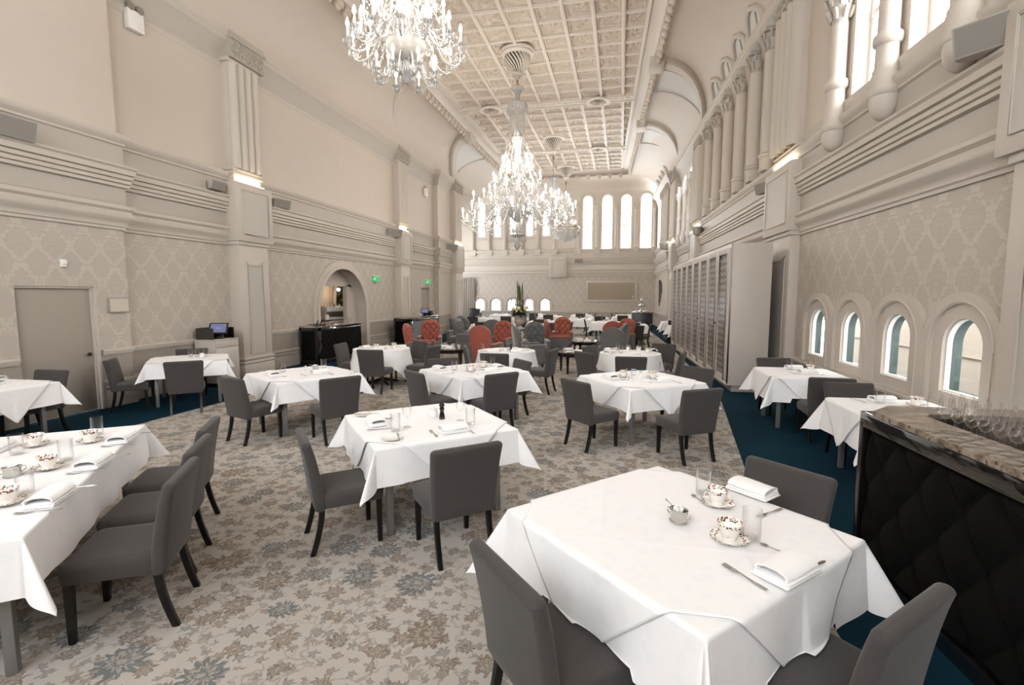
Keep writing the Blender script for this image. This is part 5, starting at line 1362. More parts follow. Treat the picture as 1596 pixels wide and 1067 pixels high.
# curtain beside the far windows
mb = MB(); mb.grid(60, 6, lambda u, v: (-10.75 + .92 * u, YE - .16 - .05 * sin(u * 44) * (1 - .25 * v), .03 + 3.0 * v))
t = thing('curtain', 'grey floor-length curtain hanging left of the far low windows', 'curtain', (0, 0, 0)); mb.build('drape', M['curtain'], t, 80)
q = MB(); q.tube([(-10.85, YE - .16, 3.05), (-9.75, YE - .16, 3.05)], .015, 8); q.build('rail', M['steel'], t)
# carved wing-like art on the far right wall
t = thing('wall_art', 'dark carved wing-shaped art hung on the right wall by the far corner', 'art', (2.21, 29.6, 2.18), R(2))
mb = MB()
for k in range(7):
    f = k / 6; y0 = .55 - 1.0 * f; top = .62 - .25 * abs(f - .35); bot = -.9 + .75 * f
    mb.loft([[(-.03 - .03 * (k % 2) + dx, y0 + w * .5 + .2 * s, bot + (top - bot) * s) for dx, w in ((.03, -.12 * sin(pi * min(s + .12, .97))), (0, 0), (.03, .12 * sin(pi * min(s + .12, .97))), (.05, 0))] for s in (0, .2, .4, .6, .8, 1)])
mb.build('carved_feathers', M['art'], t, 40)
# black pedestal with a silver piece
t = thing('pedestal', 'tall black box pedestal at the right end of the far tables', 'pedestal', (1.0, 24.5, 0)); q = MB(); q.box((0, 0, .55), (.95, .7, 1.04)); q.build('body', M['black'], t, bevel=.01); q = MB(); q.box((0, 0, 1.09), (1.0, .75, .05)); q.build('slab', M['marble'], t, bevel=.008); q = MB(); q.box((0, 0, .02), (.9, .65, .04)); q.build('plinth', M['black_base'], t)
t = thing('silver_centrepiece', 'tiered silver centrepiece standing on the black pedestal', 'centrepiece', (.95, 24.5, 1.116))
q = MB(); q.lathe([(.001, 0), (.16, 0), (.15, .03), (.05, .06), (.03, .2), (.05, .24)], 18); q.build('base', M['silver'], t, 50)
q = MB(); q.lathe([(.03, .24), (.22, .30), (.23, .32), (.03, .27), (.025, .45), (.13, .5), (.14, .52), (.02, .48), (.03, .62), (.001, .68)], 18); q.build('tier', M['silver'], t, 50)
for a in range(4):
    q = MB(); q.lathe([(.001, 0), (.05, 0), (.055, .05), (.035, .09), (.001, .1)], 12); o = q.build('cup', M['silver'], t, 50); o.location = (.26 * cos(a * pi / 2 + .5), .2 * sin(a * pi / 2 + .5), 0)
# servery behind the arch: counter, machine, lamp
t = thing('servery_counter', 'pale counter just inside the arched opening', 'counter', (-9.7, 15.5, 0)); q = MB(); q.span(-.3, .3, -1.6, 1.6, 0, 1.06); q.build('body', M['cafe_wall'], t); q = MB(); q.span(-.33, .33, -1.62, 1.62, 1.06, 1.1); q.build('counter_top', M['table_black'], t)
t = thing('coffee_machine', 'white and steel coffee machine on the counter inside the arch', 'coffee machine', (-9.7, 15.45, 1.1005), R(-25))
q = MB(); q.loft([[(x, -.4, z) for x, z in ((-.25, .0), (.22, .0), (.22, .06), (.05, .1), (.05, .2), (.2, .26), (.16, .42), (-.25, .42))], [(x, .4, z) for x, z in ((-.25, .0), (.22, .0), (.22, .06), (.05, .1), (.05, .2), (.2, .26), (.16, .42), (-.25, .42))]]); q.build('body', M['plastic_white'], t, 30, .01)
q = MB(); q.span(.06, .2, -.36, .36, .1, .25); q.build('panel', M['steel'], t); q = MB()
for s in (-.2, .2): q.tube([(.12, s, .2), (.26, s, .17), (.34, s, .16)], .015, 8)
q.build('portafilter', M['black'], t); q = MB()
for k in range(5): q.lathe([(.001, 0), (.03, 0), (.04, .06)], 10, (-.1, -.3 + .14 * k, .42))
q.build('cup_rack', M['porcelain'], t)
t = thing('bell_shade', 'small round white canister beside the coffee machine', 'canister', (-9.62, 14.85, 1.1005)); q = MB(); q.lathe([(.001, 0), (.08, 0), (.085, .1), (.06, .16), (.001, .17)], 16); q.build('body', M['porcelain'], t, 50); q = MB(); q.lathe([(.001, .17), (.02, .172), (.02, .19), (.001, .195)], 10); q.build('knob', M['steel'], t, 50)
t = thing('pendant_lamp', 'small lit bulb hanging in the room behind the arch', 'lamp', (-10.6, 17.2, 2.12), 0); q = MB(); q.tube([(0, 0, .05), (0, 0, 1.08)], .006, 6); q.build('cord', M['black'], t); q = MB(); q.ball((0, 0, 0), .06, 12, 8); q.build('bulb', M['bulb'], t)
l = D.lights.new('pendant_glow', 'POINT'); l.energy = 14; l.color = (1, .85, .66); l.shadow_soft_size = .06; o = D.objects.new('pendant_glow', l); COL.objects.link(o); o.parent = t; o.location = (0, 0, -.12)
# ------------------------------------------------------------------ high-backed buttoned armchairs
def arm_maker(velvet, side, name='armchair'):
    def make():
        t = D.objects.new(name, None); COL.objects.link(t); t['category'] = 'armchair'
        hw, z0, z1 = .305, .16, 1.14
        def outline(n=18):
            zs = z1 - hw * .82
            return [(hw * .80, z0), (hw * .86, .45)] + [(hw * cos(pi * i / n), zs + (z1 - zs) * sin(pi * i / n)) for i in range(n + 1)] + [(-hw * .86, .45), (-hw * .80, z0)]
        o = outline()
        def lean(z): return -.25 - .10 * max(0, (z - .4) / .7) ** 1.3
        mb = MB(); cz = .7
        rings = []
        for e, dx in ((.0, .0), (.0, .015), (-.02, .0)):
            pass
        for sc_, dx in ((.93, -.05), (1.0, -.035), (1.0, .03), (.95, .05)):
            rings.append([(lean(z) + dx, y * sc_, cz + (z - cz) * (1 - (1 - sc_) * .6)) for y, z in o])
        mb.loft(rings); mb.build('back_shell', velvet, t, 50)
        # buttoned inner face
        mb = MB()
        def inner(u, v):
            z = .40 + .68 * v; zs = z1 - hw * .82
            w = hw * (.86 + .14 * min(1, (z - .45) / .4)) if z < zs else hw * math.sqrt(max(0.0, 1 - ((z - zs) / (z1 - zs)) ** 2))
            w = max(w - .035, .02); y = (u * 2 - 1) * w
            s_, t_ = y / .19 + (z - .02) / .22, y / .19 - (z - .02) / .22
            h = (abs(sin(pi * s_)) * abs(sin(pi * t_))) ** .45
            e = min(1, min(u, 1 - u) / .1, (1 - v) / .06)
            return (lean(z) + .045 + .055 * h * math.sqrt(max(e, 0)), y, z)
        mb.grid(36, 40, inner); mb.build('tufted_face', velvet, t, 70)
        mb = MB()
        for j in range(-2, 12):
            for i in range(-3, 4):
                y = .19 * (i + (j % 2) * .5); z = .02 + .11 * j
                zs = z1 - hw * .82
                w = hw * .84 if z < zs else hw * math.sqrt(max(0, 1 - ((z - zs) / (z1 - zs)) ** 2))
                if .45 < z < 1.02 and abs(y) < w - .07: mb.ball((lean(z) + .058, y, z), .014, 8, 5)
        mb.build('button', M['button'], t)
        mb = MB(); rows = []
        for z, e in ((.26, .02), (.27, 0), (.42, 0), (.455, .03), (.465, .09)): rows.append(ring(.08, 0, .33 - e, .27 - e, z, .05))
        mb.loft(rows); mb.build('seat_cushion', velvet, t, 50)
        for s in (1, -1):
            mb = MB(); mb.loft([ring(.07, s * .315, .31, .045, z, .03) for z in (.16, .60)]); a = mb.build('armrest', side, t, 50)
            mb = MB(); mb.loft([ring(.08, s * .315, .33 - e, .058 - e * .6, z, .04) for z, e in ((.6, .02), (.61, 0), (.635, 0), (.655, .03))]); mb.build('arm_pad', velvet, a, 50)
        mb = MB(); mb.loft([ring(.06, 0, .32, .31, z, .04) for z in (.13, .26)]); mb.build('base', side, t, 40)
        for sx, sy in ((1, 1), (1, -1), (-1, 1), (-1, -1)):
            mb = MB(); mb.lathe([(.018, 0), (.024, .04), (.032, .13)], 10, (.06 + sx * .27, sy * .27, 0)); mb.build('leg', M['leg'], t)
        return t
    return make
CORAL = Stock(arm_maker(M['coral'], M['grey_velvet'])); GREY = Stock(arm_maker(M['grey_velvet'], M['grey_velvet']))
def armchair(st, x, y, deg, label):
    a = R(deg); st((x + cos(a) * .33, y + sin(a) * .33, .0045), a, label, 'buttoned armchairs of the lounge')
cb = 'coral velvet armchair '; gb = 'grey velvet armchair '
armchair(CORAL, -5.75, 12.67, 8, cb + 'seen from its side, left end of the lounge near the blue-fronted bar')
armchair(CORAL, -5.89, 14.74, -72, cb + 'facing us before the blue-fronted bar')
armchair(GREY, -5.30, 15.75, -5, gb + 'turned right, peeping out behind the coral one before the blue-fronted bar')
armchair(GREY, -5.68, 17.2, -85, 'dark grey buttoned armchair facing us at the back left of the lounge')
armchair(CORAL, -3.54, 12.25, 82, cb + 'with its plain broad back to us behind the four-glass table')
armchair(CORAL, -3.50, 14.67, -97, cb + 'with buttoned back facing us left of the flower urn')
armchair(GREY, -4.02, 15.35, 98, gb + 'mostly hidden behind the coral one left of the flower urn')
armchair(GREY, -2.66, 12.5, 25, gb + 'seen from behind and turned right, below the flower urn')
armchair(GREY, -2.44, 14.19, -74, gb + 'with buttoned back facing us right of the flower urn')
armchair(CORAL, -2.28, 15.4, 6, cb + 'seen in profile right behind the grey buttoned one')
armchair(CORAL, -2.02, 17.63, -84, cb + 'with buttoned back facing us at the back middle of the lounge')
armchair(GREY, -.18, 12.16, 84, gb + 'with its rounded back to us behind the ring-napkin table')
armchair(GREY, .14, 13.95, 158, gb + 'turned left beside the coral pair on the right')
armchair(CORAL, -.22, 15.1, 92, cb + 'with its back to us behind the grey ones on the right')
armchair(CORAL, .22, 17.0, -118, cb + 'facing us at the back right of the lounge')
def low_table(c, r, label):
    t = thing('round_low_table', label, 'low table', (c[0], c[1], .0045), .4, 'dark round tables of the lounge')
    MB().lathe([(.001, .485), (r - .02, .485), (r, .495), (r, .51), (r - .01, .52), (.001, .52)], 40).build('tabletop', M['mahogany'], t)
    MB().lathe([(r - .06, .42), (r - .04, .42), (r - .04, .485), (r - .06, .485)], 40).build('apron', M['table_black'], t)
    for k in range(4):
        a = pi / 4 + k * pi / 2; q = MB(); q.loft([ring((r - .09) * cos(a), (r - .09) * sin(a), w, w, z, .006, 1) for z, w in ((0, .022), (.46, .034))]); q.build('leg', M['table_black'], t)
ZL = .5265
for c, r, lb, w in (((-4.42, 12.35), .5, 'dark round table in the lounge beside the side-on coral armchair', 'on the left lounge table, '), ((-1.08, 12.3), .5, 'dark polished round table in the middle of the lounge', 'on the middle lounge table, '), ((-1.03, 15.15), .45, 'dark round table crowded with china behind the middle one', 'on the back lounge table, ')):
    low_table(c, r, lb)
    for k, (st, dx, dy) in enumerate(((NAP, -.2, .2), (TUM, -.3, .02), (CUP, .02, .28), (CUP, .24, .1), (NAP, .1, -.2), (TUM, .3, -.1), (PLA, -.12, -.25), (JUG, .05, .02))):
        put(st, c[0] + dx, c[1] + dy, 40 * k, w + ('left back', 'left side', 'back', 'right back', 'near right', 'right side', 'near left', 'middle')[k], ZL)

# ------------------------------------------------------------------ far dining tables
FAR = [  # centre, half size, name, chairs as (dx, dy, deg)
    ((-5.3, 19.3), .5, 'the far table behind the dark grey armchair', ((0, -.72, 90),)),
    ((-2.65, 19.15), .5, 'the far table right of the flower urn', ((.1, -.72, 90), (.8, .1, 180))),
    ((.45, 20.1), .55, 'the far table before the black pedestal', ((-.78, 0, 0), (0, -.78, 92))),
    ((-3.4, 21.75), .55, 'the far table directly behind the flower urn', ((0, -.76, 90), (-.8, 0, 0))),
    ((-.6, 21.5), .6, 'the far table left of the black pedestal', ((-.9, -.1, 5), (.86, .1, 180))),
    ((2.28, 19.45), .46, 'the wall table just past the latticed cabinet', ((0, .72, -90),)),
    ((2.2, 22.1), .46, 'the last wall table on the right', ((0, -.7, 90),)),
    ((-7.0, 23.8), .62, 'the far table nearest the curtain side pier', ((-.9, 0, 0), (0, -.86, 90))),
    ((-5.5, 24.4), .55, 'the far table behind the left armchairs', ((0, -.8, 90), (.82, 0, 180))),
    ((-1.95, 23.8), .6, 'the far aisle table', ((1.08, -.3, 178), (1.1, .33, 184))),
    ((-1.1, 25.5), .5, 'the far table in front of the mirror', ((-.74, 0, 0), (.1, -.74, 90))),
    ((.1, 26.6), .5, 'the far table behind the pedestal', ((0, -.74, 90),)),
    ((-3.75, 26.8), .6, 'the far table under the centre tablet', ((0, -.82, 90), (-.85, 0, 0))),
    ((-6.9, 28.4), .55, 'the back table by the first low windows', ((.8, 0, 180),)),
    ((-4.9, 28.8), .55, 'the back table by the last low window', ((0, -.8, 90),)),
    ((-2.2, 28.7), .55, 'the back table left of the mirror', ((.8, 0, 180), (0, -.8, 90))),
    ((.3, 28.9), .55, 'the back table right below the mirror', ((-.8, 0, 0),))]
for i, (c, h, nm, chs) in enumerate(FAR):
    sd = ('left side', 'right side', 'near side', 'far side')
    for dx, dy, dg in chs:
        k = 2 if dy < -.6 else 3 if dy > .6 else 0 if dx < 0 else 1
        nm2 = sd[k] if nm.find('aisle') < 0 else ('near right side' if dy < 0 else 'far right side')
        chair(c[0] + dx, c[1] + dy, dg, 'grey chair on the %s of %s' % (nm2, nm), 'chairs at the far tables')
    square_table(c, .03 * (i % 3), h, h, 'square table under a white cloth, ' + nm, 'far dining tables')
    square_cloth('tablecloth', .34, h, h, c, .03 * (i % 3), 'white linen cloth hanging from ' + nm, 'far tablecloths', None, i * 1.7, 24)
    for k, (st, dx, dy) in enumerate(((NAP, -.25, -.25), (NAP, .22, .2), (TUM, .05, .1), (TUM, .3, -.15), (CUP, -.1, .22), (NAP, .2, -.3))[:6 if c[1] < 26 else 4]):
        put(st, c[0] + dx, c[1] + dy, 30 * k, z=ZR, where='on %s, %s' % (nm, ('near left', 'far right', 'middle', 'right', 'far left', 'near right')[k]))
for x, y, dg, lb in ((.54, 17.5, 96, 'dark grey chair with its back to us behind the grey armchairs on the right'), (1.05, 18.3, 175, 'dark grey chair seen from the side beside the teal aisle'), (-7.35, 20.9, 5, 'dark grey chair seen in profile by the wall past the blue-fronted bar')):
    chair(x, y, dg, lb, 'chairs at the far tables')
t = thing('host_stand', 'low black box stand below the first low far window', 'stand', (-9.3, 31.2, 0)); q = MB(); q.box((0, 0, .5), (.7, .5, 1.0)); q.build('body', M['black'], t, bevel=.01); q = MB(); q.box((0, 0, 1.015), (.76, .56, .03)); q.build('slab', M['table_black'], t, bevel=.004)

# ------------------------------------------------------------------ flower urn on its pedestal table
UX, UY = -3.82, 18.75
t = thing('round_pedestal_table', 'small dark round table carrying the flower urn', 'table', (UX, UY, .0045))
MB().lathe([(.001, .56), (.42, .56), (.44, .575), (.42, .59), (.001, .59)], 32).build('tabletop', M['table_black'], t); MB().lathe([(.26, 0), (.24, .04), (.06, .08), (.05, .5), (.12, .56)], 20).build('column', M['table_black'], t)
t = thing('flower_urn', 'pale stone urn of cream and lilac flowers with tall green blades', 'flower arrangement', (UX, UY, .596))
MB().lathe([(.001, 0), (.15, 0), (.15, .04), (.09, .07), (.06, .11), (.07, .15), (.16, .2), (.2, .27), (.205, .31), (.19, .33), (.19, .35), (.215, .52), (.235, .55), (.22, .56), (.19, .54), (.001, .5)], 32).build('urn', M['urn'], t, 40)
rn = random.Random(9)
mb = MB()
for k in range(230):
    a = rn.uniform(0, 2 * pi); r0 = rn.uniform(.02, .16); L = rn.uniform(.26, .5); el = rn.uniform(-.3, .8)
    b = Vector((r0 * cos(a), r0 * sin(a), .56 + rn.uniform(-.02, .1))); d = Vector((cos(a) * cos(el), sin(a) * cos(el), sin(el))); s_ = Vector((-sin(a), cos(a), 0)) * rn.uniform(.02, .035)
    e = b + d * L; m_ = b + d * L * .5 + Vector((0, 0, .03))
    mb.add([b, m_ + s_, e + Vector((0, 0, -.05)), m_ - s_], [(0, 1, 2, 3)])
o = mb.build('foliage', M['leaf'], t, 0); o['kind'] = 'stuff'
for k in range(6):
    a = rn.uniform(-.12, .12); x0 = -.10 + .04 * k; h = (1.15, 1.3, 1.2, 1.38, 1.3, 1.1)[k]
    q = MB(); q.loft([[(x0 + a * f - w, .03 * (k % 3 - 1) - .0, .5 + h * f), (x0 + a * f, .03 * (k % 3 - 1) + .012, .5 + h * f), (x0 + a * f + w, .03 * (k % 3 - 1), .5 + h * f)] for f, w in ((0, .02), (.3, .04), (.6, .045), (.85, .03), (1, .003))], close=False); q.build('tall_blade', M['leaf_tall'], t, 60)
for k in range(4):
    a = (2.6, .4, 2.9, .1)[k]; q = MB(); q.tube([(.1 * cos(a) * (1 + f * 1.6 - f * f), .06 * sin(a), .6 + f * (.95 if k % 2 else .7)) for f in (0, .25, .5, .75, 1)], [.008, .007, .006, .004, .002], 5); q.build('twig', M['twig'], t)
for k, (x, y, z, r) in enumerate(((-.22, -.16, .78, .075), (.0, -.2, .80, .085), (.24, -.14, .8, .08), (.3, -.05, .84, .07), (-.08, -.22, .70, .06), (.12, -.22, .7, .06), (.02, .1, .86, .07))):
    q = MB(); q.ball((x, y, z), r, 14, 9); q.build('cream_bloom', M['cream_flower'], t, 60)
for k in range(26):
    a = rn.uniform(0, 2 * pi); r0 = rn.uniform(.1, .42); z = rn.uniform(.85, 1.2); q = MB()
    for j in range(7): q.ball((r0 * cos(a) + rn.uniform(-.03, .03), r0 * sin(a) * .7 + rn.uniform(-.03, .03), z + j * .022), .02, 6, 4)
    q.build('lilac_spray', M['lilac_flower'], t)
# ------------------------------------------------------------------ crystal chandeliers
def prism(mb, x, y, z, h, r, n=4):
    """hanging cut drop, top at z"""
    vs = [(x, y, z), (x, y, z - h)] + [(x + r * cos(2 * pi * k / n), y + r * sin(2 * pi * k / n), z - h * .68) for k in range(n)]
    mb.add(vs, [(0, 2 + k, 2 + (k + 1) % n) for k in range(n)] + [(1, 2 + (k + 1) % n, 2 + k) for k in range(n)])
def bead(mb, p, r):
    x, y, z = p; mb.add([(x + r, y, z), (x - r, y, z), (x, y + r, z), (x, y - r, z), (x, y, z + r * 1.3), (x, y, z - r * 1.3)], [(0, 2, 4), (2, 1, 4), (1, 3, 4), (3, 0, 4), (2, 0, 5), (1, 2, 5), (3, 1, 5), (0, 3, 5)])
def strands(mb, n, r0, z0, r1, z1, sag, cnt, br, drop=0):
    for k in range(n):
        a = 2 * pi * k / n
        for j in range(cnt + 1):
            f = j / cnt; r = r0 + (r1 - r0) * f + sag * sin(pi * f); bead(mb, (r * cos(a), r * sin(a), z0 + (z1 - z0) * f), br)
        if drop: prism(mb, r1 * cos(a), r1 * sin(a), z1, drop, drop * .2)
def swags(mb, n, r, z, sag, br, off=0):
    for k in range(n):
        for j in range(9):
            a = 2 * pi * (k + j / 8) / n + off; bead(mb, (r * cos(a), r * sin(a), z - sag * sin(pi * j / 8)), br)
def tier(t, n, r, zc, r0, z0, off=0.0, sc=1.0, candle=.15, dip=.16):
    a = MB(); pts = []
    P = [Vector((r0, 0, z0)), Vector((r * .35 + r0 * .5, 0, z0 + .10 * sc)), Vector((r * .66, 0, zc - dip * .4)), Vector((r * .86, 0, zc - dip)), Vector((r * .99, 0, zc - dip * .6)), Vector((r, 0, zc))]
    for i in range(len(P) - 1):      # Catmull-Rom
        p0, p1, p2, p3 = P[max(i - 1, 0)], P[i], P[i + 1], P[min(i + 2, len(P) - 1)]
        for k in range(5):
            f = k / 5; pts.append(.5 * ((2 * p1) + (p2 - p0) * f + (2 * p0 - 5 * p1 + 4 * p2 - p3) * f * f + (3 * p1 - p0 - 3 * p2 + p3) * f ** 3))
    pts.append(P[-1]); a.tube(pts, .014 * sc, 6)
    for k in (9, 14, 18, 21): a.ball(pts[k], .024 * sc, 6, 4)
    arm0 = a.build('arm', M['crystal'], t, 60); arm0.rotation_euler = (0, 0, off)
    q = MB(); q.lathe([(.012 * sc, 0), (.05 * sc, .012 * sc), (.07 * sc, .03 * sc), (.066 * sc, .032 * sc), (.04 * sc, .018 * sc), (.014 * sc, .03 * sc)], 14, (r, 0, zc))
    for k in range(10):
        th = 2 * pi * k / 10; prism(q, r + .066 * sc * cos(th), .066 * sc * sin(th), zc + .026 * sc, .10 * sc, .011 * sc)
    q.build('drip_pan', M['crystal'], arm0, 50)
    q = MB(); q.lathe([(.016 * sc, .02), (.014 * sc, candle)], 10, (r, 0, zc)); q.build('candle', M['candle'], arm0)
    q = MB(); q.lathe([(.006 * sc, candle), (.022 * sc, candle + .025 * sc), (.026 * sc, candle + .045 * sc), (.016 * sc, candle + .085 * sc), (.002, candle + .12 * sc)], 10, (r, 0, zc)); q.build('bulb', M['bulb'], arm0)
    for k in range(1, n):
        c = copy_tree(arm0, rz=off + 2 * pi * k / n, parent=t)
def rose(t, z):
    q = MB(); q.lathe([(.001, z), (.50, z), (.50, z - .05), (.46, z - .07), (.47, z - .12), (.42, z - .16), (.38, z - .17)], 36); o = q.build('ceiling_rose', M['ceil'], t, 40)
    q = MB(); q.lathe([(.34, z - .16), (.33, z - .3), (.24, z - .5), (.12, z - .62), (.001, z - .64)], 28); q.build('rose_lining', M['dark_gap'], o)
    q = MB()
    for k in range(22):
        rows = []
        for f, r in ((0, .38), (.25, .385), (.5, .345), (.75, .255), (1, .13)):
            a = 2 * pi * k / 22 + f * .9; zz = z - .16 - f * .48
            rows.append([((r + e) * cos(a + w), (r + e) * sin(a + w), zz) for e, w in ((0, -.075), (0, .075), (-.05, .075), (-.05, -.075))])
        q.loft(rows)
    q.build('swirl_fin', M['ceil'], o, 60)
    q = MB(); q.lathe([(.14, z - .62), (.16, z - .65), (.15, z - .7), (.07, z - .74), (.05, z - .8), (.001, z - .82)], 20); q.build('rose_tip', M['ceil'], o)
    q = MB(); q.lathe([(.001, z - .8), (.03, z - .82), (.03, z - .9), (.06, z - .93), (.05, z - 1.0), (.03, z - 1.02), (.02, z - 1.1), (.001, z - 1.1)], 14); q.build('hook', M['brass'], t)
def lamp(t, z, e, r, n, off=0.0):
    """the light of one ring of candle bulbs, a small point lamp at every other flame"""
    for k in range(n):
        l = D.lights.new('chandelier_glow', 'POINT'); l.energy = e / n; l.color = (1.0, .925, .83); l.shadow_soft_size = .06
        o = D.objects.new('chandelier_glow', l); COL.objects.link(o); o.parent = t; a = off + 2 * pi * k / n; o.location = (r * cos(a), r * sin(a), z)
def rod(t, z0, z1, r=.012):
    q = MB(); q.tube([(0, 0, z0), (0, 0, z1)], r, 8); q.build('rod', M['brass'], t)
G = 'crystal chandeliers down the middle of the ceiling'
CHX = -3.1
# nearest, domed with a frosted bowl underneath
t = thing('chandelier', 'nearest crystal chandelier, domed tiers of lit candles around a frosted bowl', 'chandelier', (CHX * SE, 7.0 * SE, 1.93 * (1 - SE)), 0, G)
t.scale = (SE, SE, SE); rose(t, 9.0); rod(t, 6.9, 9.0 - 1.05)
q = MB(); q.lathe([(.02, 4.98), (.05, 5.02), (.06, 5.1), (.10, 5.16), (.05, 5.22), (.06, 5.3), (.06, 5.66), (.12, 5.76), (.05, 5.85), (.09, 6.0), (.05, 6.12), (.17, 6.3), (.2, 6.42), (.06, 6.52), (.13, 6.68), (.04, 6.8), (.02, 6.95)], 16); q.build('stem', M['crystal'], t, 40)
q = MB(); q.lathe([(.001, 5.28), (.08, 5.285), (.19, 5.34), (.27, 5.43), (.30, 5.54), (.29, 5.56), (.1, 5.58)], 32); q.build('bowl', M['bowl_metal'], t, 60)
tier(t, 14, .80, 5.46, .12, 5.60, .1, 1.0, .17, .14); tier(t, 12, .62, 5.72, .12, 5.8, .35, 1.0, .17, .12); tier(t, 8, .38, 6.02, .1, 6.05, .2, 1.0, .17, .1); tier(t, 8, .44, 5.07, .07, 5.26, .0, .9, .15, .06)
q = MB(); swags(q, 14, .72, 5.42, .08, .013); strands(q, 16, .3, 6.5, .62, 5.85, -.06, 16, .013); strands(q, 14, .62, 5.7, .80, 5.50, -.03, 7, .013)
for k in range(40): prism(q, .31 * cos(k * pi / 20), .31 * sin(k * pi / 20), 5.62, .12, .013)
for k in range(24): prism(q, .12 * cos(k * pi / 12), .12 * sin(k * pi / 12), 5.25, .17, .014)
for k in range(60):
    a = k * 2.4; r_ = .15 + .5 * ((k * .618) % 1); prism(q, r_ * cos(a), r_ * sin(a), 5.95 - .55 * r_ + .1 * sin(k), .14, .018)
o = q.build('crystal_drops', M['crystal'], t, 0); o['kind'] = 'stuff'
lamp(t, 5.69, 230, .80, 7, .1); lamp(t, 5.96, 120, .62, 4, .35)
# second, the largest, a tall cone of strands over spreading branches
t = thing('chandelier', 'largest crystal chandelier, tall cone of glass strands above wide spreading branches', 'chandelier', (CHX * SE, 14.85 * SE, 1.93 * (1 - SE)), .12, G)
t.scale = (SE, SE, SE); rose(t, 9.0); rod(t, 7.5, 9.0 - 1.05)
q = MB(); q.lathe([(.001, 3.25), (.05, 3.3), (.11, 3.42), (.05, 3.5), (.1, 3.6), (.05, 3.7), (.06, 3.95), (.05, 4.1), (.2, 4.25), (.38, 4.36), (.40, 4.4), (.1, 4.5), (.06, 4.8), (.14, 5.0), (.06, 5.2), (.06, 5.6), (.15, 5.8), (.06, 6.0), (.1, 6.3), (.19, 6.55), (.06, 6.8), (.05, 7.3), (.10, 7.5), (.04, 7.6), (.1, 7.85), (.22, 7.96), (.2, 7.98), (.03, 7.9)], 18); q.build('stem', M['crystal'], t, 40)
tier(t, 8, 1.66, 4.22, .2, 4.5, 0, 1.15, .2, .24); tier(t, 8, 1.34, 4.62, .2, 4.6, .39, 1.15, .2, .22); tier(t, 10, 1.0, 4.78, .15, 4.8, .1, 1.1, .2, .2); tier(t, 10, .72, 5.22, .12, 5.2, .3, 1.1, .2, .16); tier(t, 8, .44, 5.74, .1, 5.8, 0, 1.05, .2, .12); tier(t, 12, 1.5, 4.05, .2, 4.3, .2, 1.0, .16, .2)
q = MB(); strands(q, 20, .24, 7.45, .42, 5.95, -.09, 36, .017, .12); strands(q, 16, .42, 5.9, .75, 5.2, -.05, 16, .017, .12); strands(q, 24, .75, 5.2, 1.3, 4.55, -.08, 18, .017, .12); swags(q, 16, 1.35, 4.5, .2, .017); swags(q, 12, .9, 4.75, .2, .017, .1); strands(q, 16, .4, 4.36, .14, 3.9, .04, 12, .016, .12)
swags(q, 10, .27, 7.5, .1, .016)
for k in range(20): prism(q, .3 * cos(k * pi / 10), .3 * sin(k * pi / 10), 7.5, .22, .02)
for k in range(24): prism(q, .25 * cos(k * pi / 12), .25 * sin(k * pi / 12), 3.72, .24, .022)
for k in range(220):
    a = k * 2.4; f = (k * .618) % 1; r_ = .25 + 1.0 * f; prism(q, r_ * cos(a), r_ * sin(a), 4.62 + .25 * (1 - f) + .22 * sin(k * 1.7), .2, .024)
for k in range(90):
    a = k * 2.4; f = (k * .618) % 1; r_ = .15 + .5 * f; prism(q, r_ * cos(a), r_ * sin(a), 5.7 - .5 * f + .2 * sin(k * 1.7), .18, .022)
o = q.build('crystal_drops', M['crystal'], t, 0); o['kind'] = 'stuff'
q = MB(); q.lathe([(.05, 3.62), (.25, 3.7), (.26, 3.72), (.05, 3.75)], 24); q.lathe([(.04, 7.42), (.27, 7.5), (.27, 7.52), (.04, 7.56)], 24); q.build('crown', M['crystal'], t, 40)
lamp(t, 4.5, 360, 1.66, 8); lamp(t, 5.5, 220, .72, 5, .3); lamp(t, 6.02, 120, .44, 4); lamp(t, 4.28, 140, 1.5, 6, .2)
# third
t = thing('chandelier', 'third crystal chandelier, a bright globe of branches seen just behind the largest', 'chandelier', (CHX * SE, 22.8 * SE, 1.93 * (1 - SE)), 0, G)
t.scale = (SE, SE, SE); rose(t, 9.0); rod(t, 7.2, 9.0 - 1.05)
q = MB(); q.lathe([(.001, 4.95), (.08, 5.1), (.05, 5.2), (.3, 5.4), (.32, 5.45), (.08, 5.5), (.08, 5.9), (.16, 6.0), (.06, 6.2), (.1, 6.6), (.05, 6.7), (.1, 7.0), (.2, 7.15), (.04, 7.25)], 16); q.build('stem', M['crystal'], t, 40)
tier(t, 10, 1.02, 5.75, .12, 5.8, 0, 1.3, .24, .25); tier(t, 8, .7, 6.1, .12, 6.1, .3, 1.3, .24, .2)
q = MB(); strands(q, 18, .22, 7.15, .6, 6.2, -.1, 20, .02, .14); strands(q, 18, .6, 6.2, .95, 5.75, -.05, 10, .02, .14); swags(q, 12, .95, 5.7, .2, .02); strands(q, 16, .6, 5.7, .2, 5.25, .08, 12, .02, .14)
for k in range(18): prism(q, .26 * cos(k * pi / 9), .26 * sin(k * pi / 9), 7.15, .24, .025)
for k in range(120):
    a = k * 2.4; f = (k * .618) % 1; r_ = .15 + .7 * f; prism(q, r_ * cos(a), r_ * sin(a), 5.95 + .2 * sin(k * 1.7), .2, .026)
o = q.build('crystal_drops', M['crystal'], t, 0); o['kind'] = 'stuff'
lamp(t, 6.06, 400, 1.02, 5)
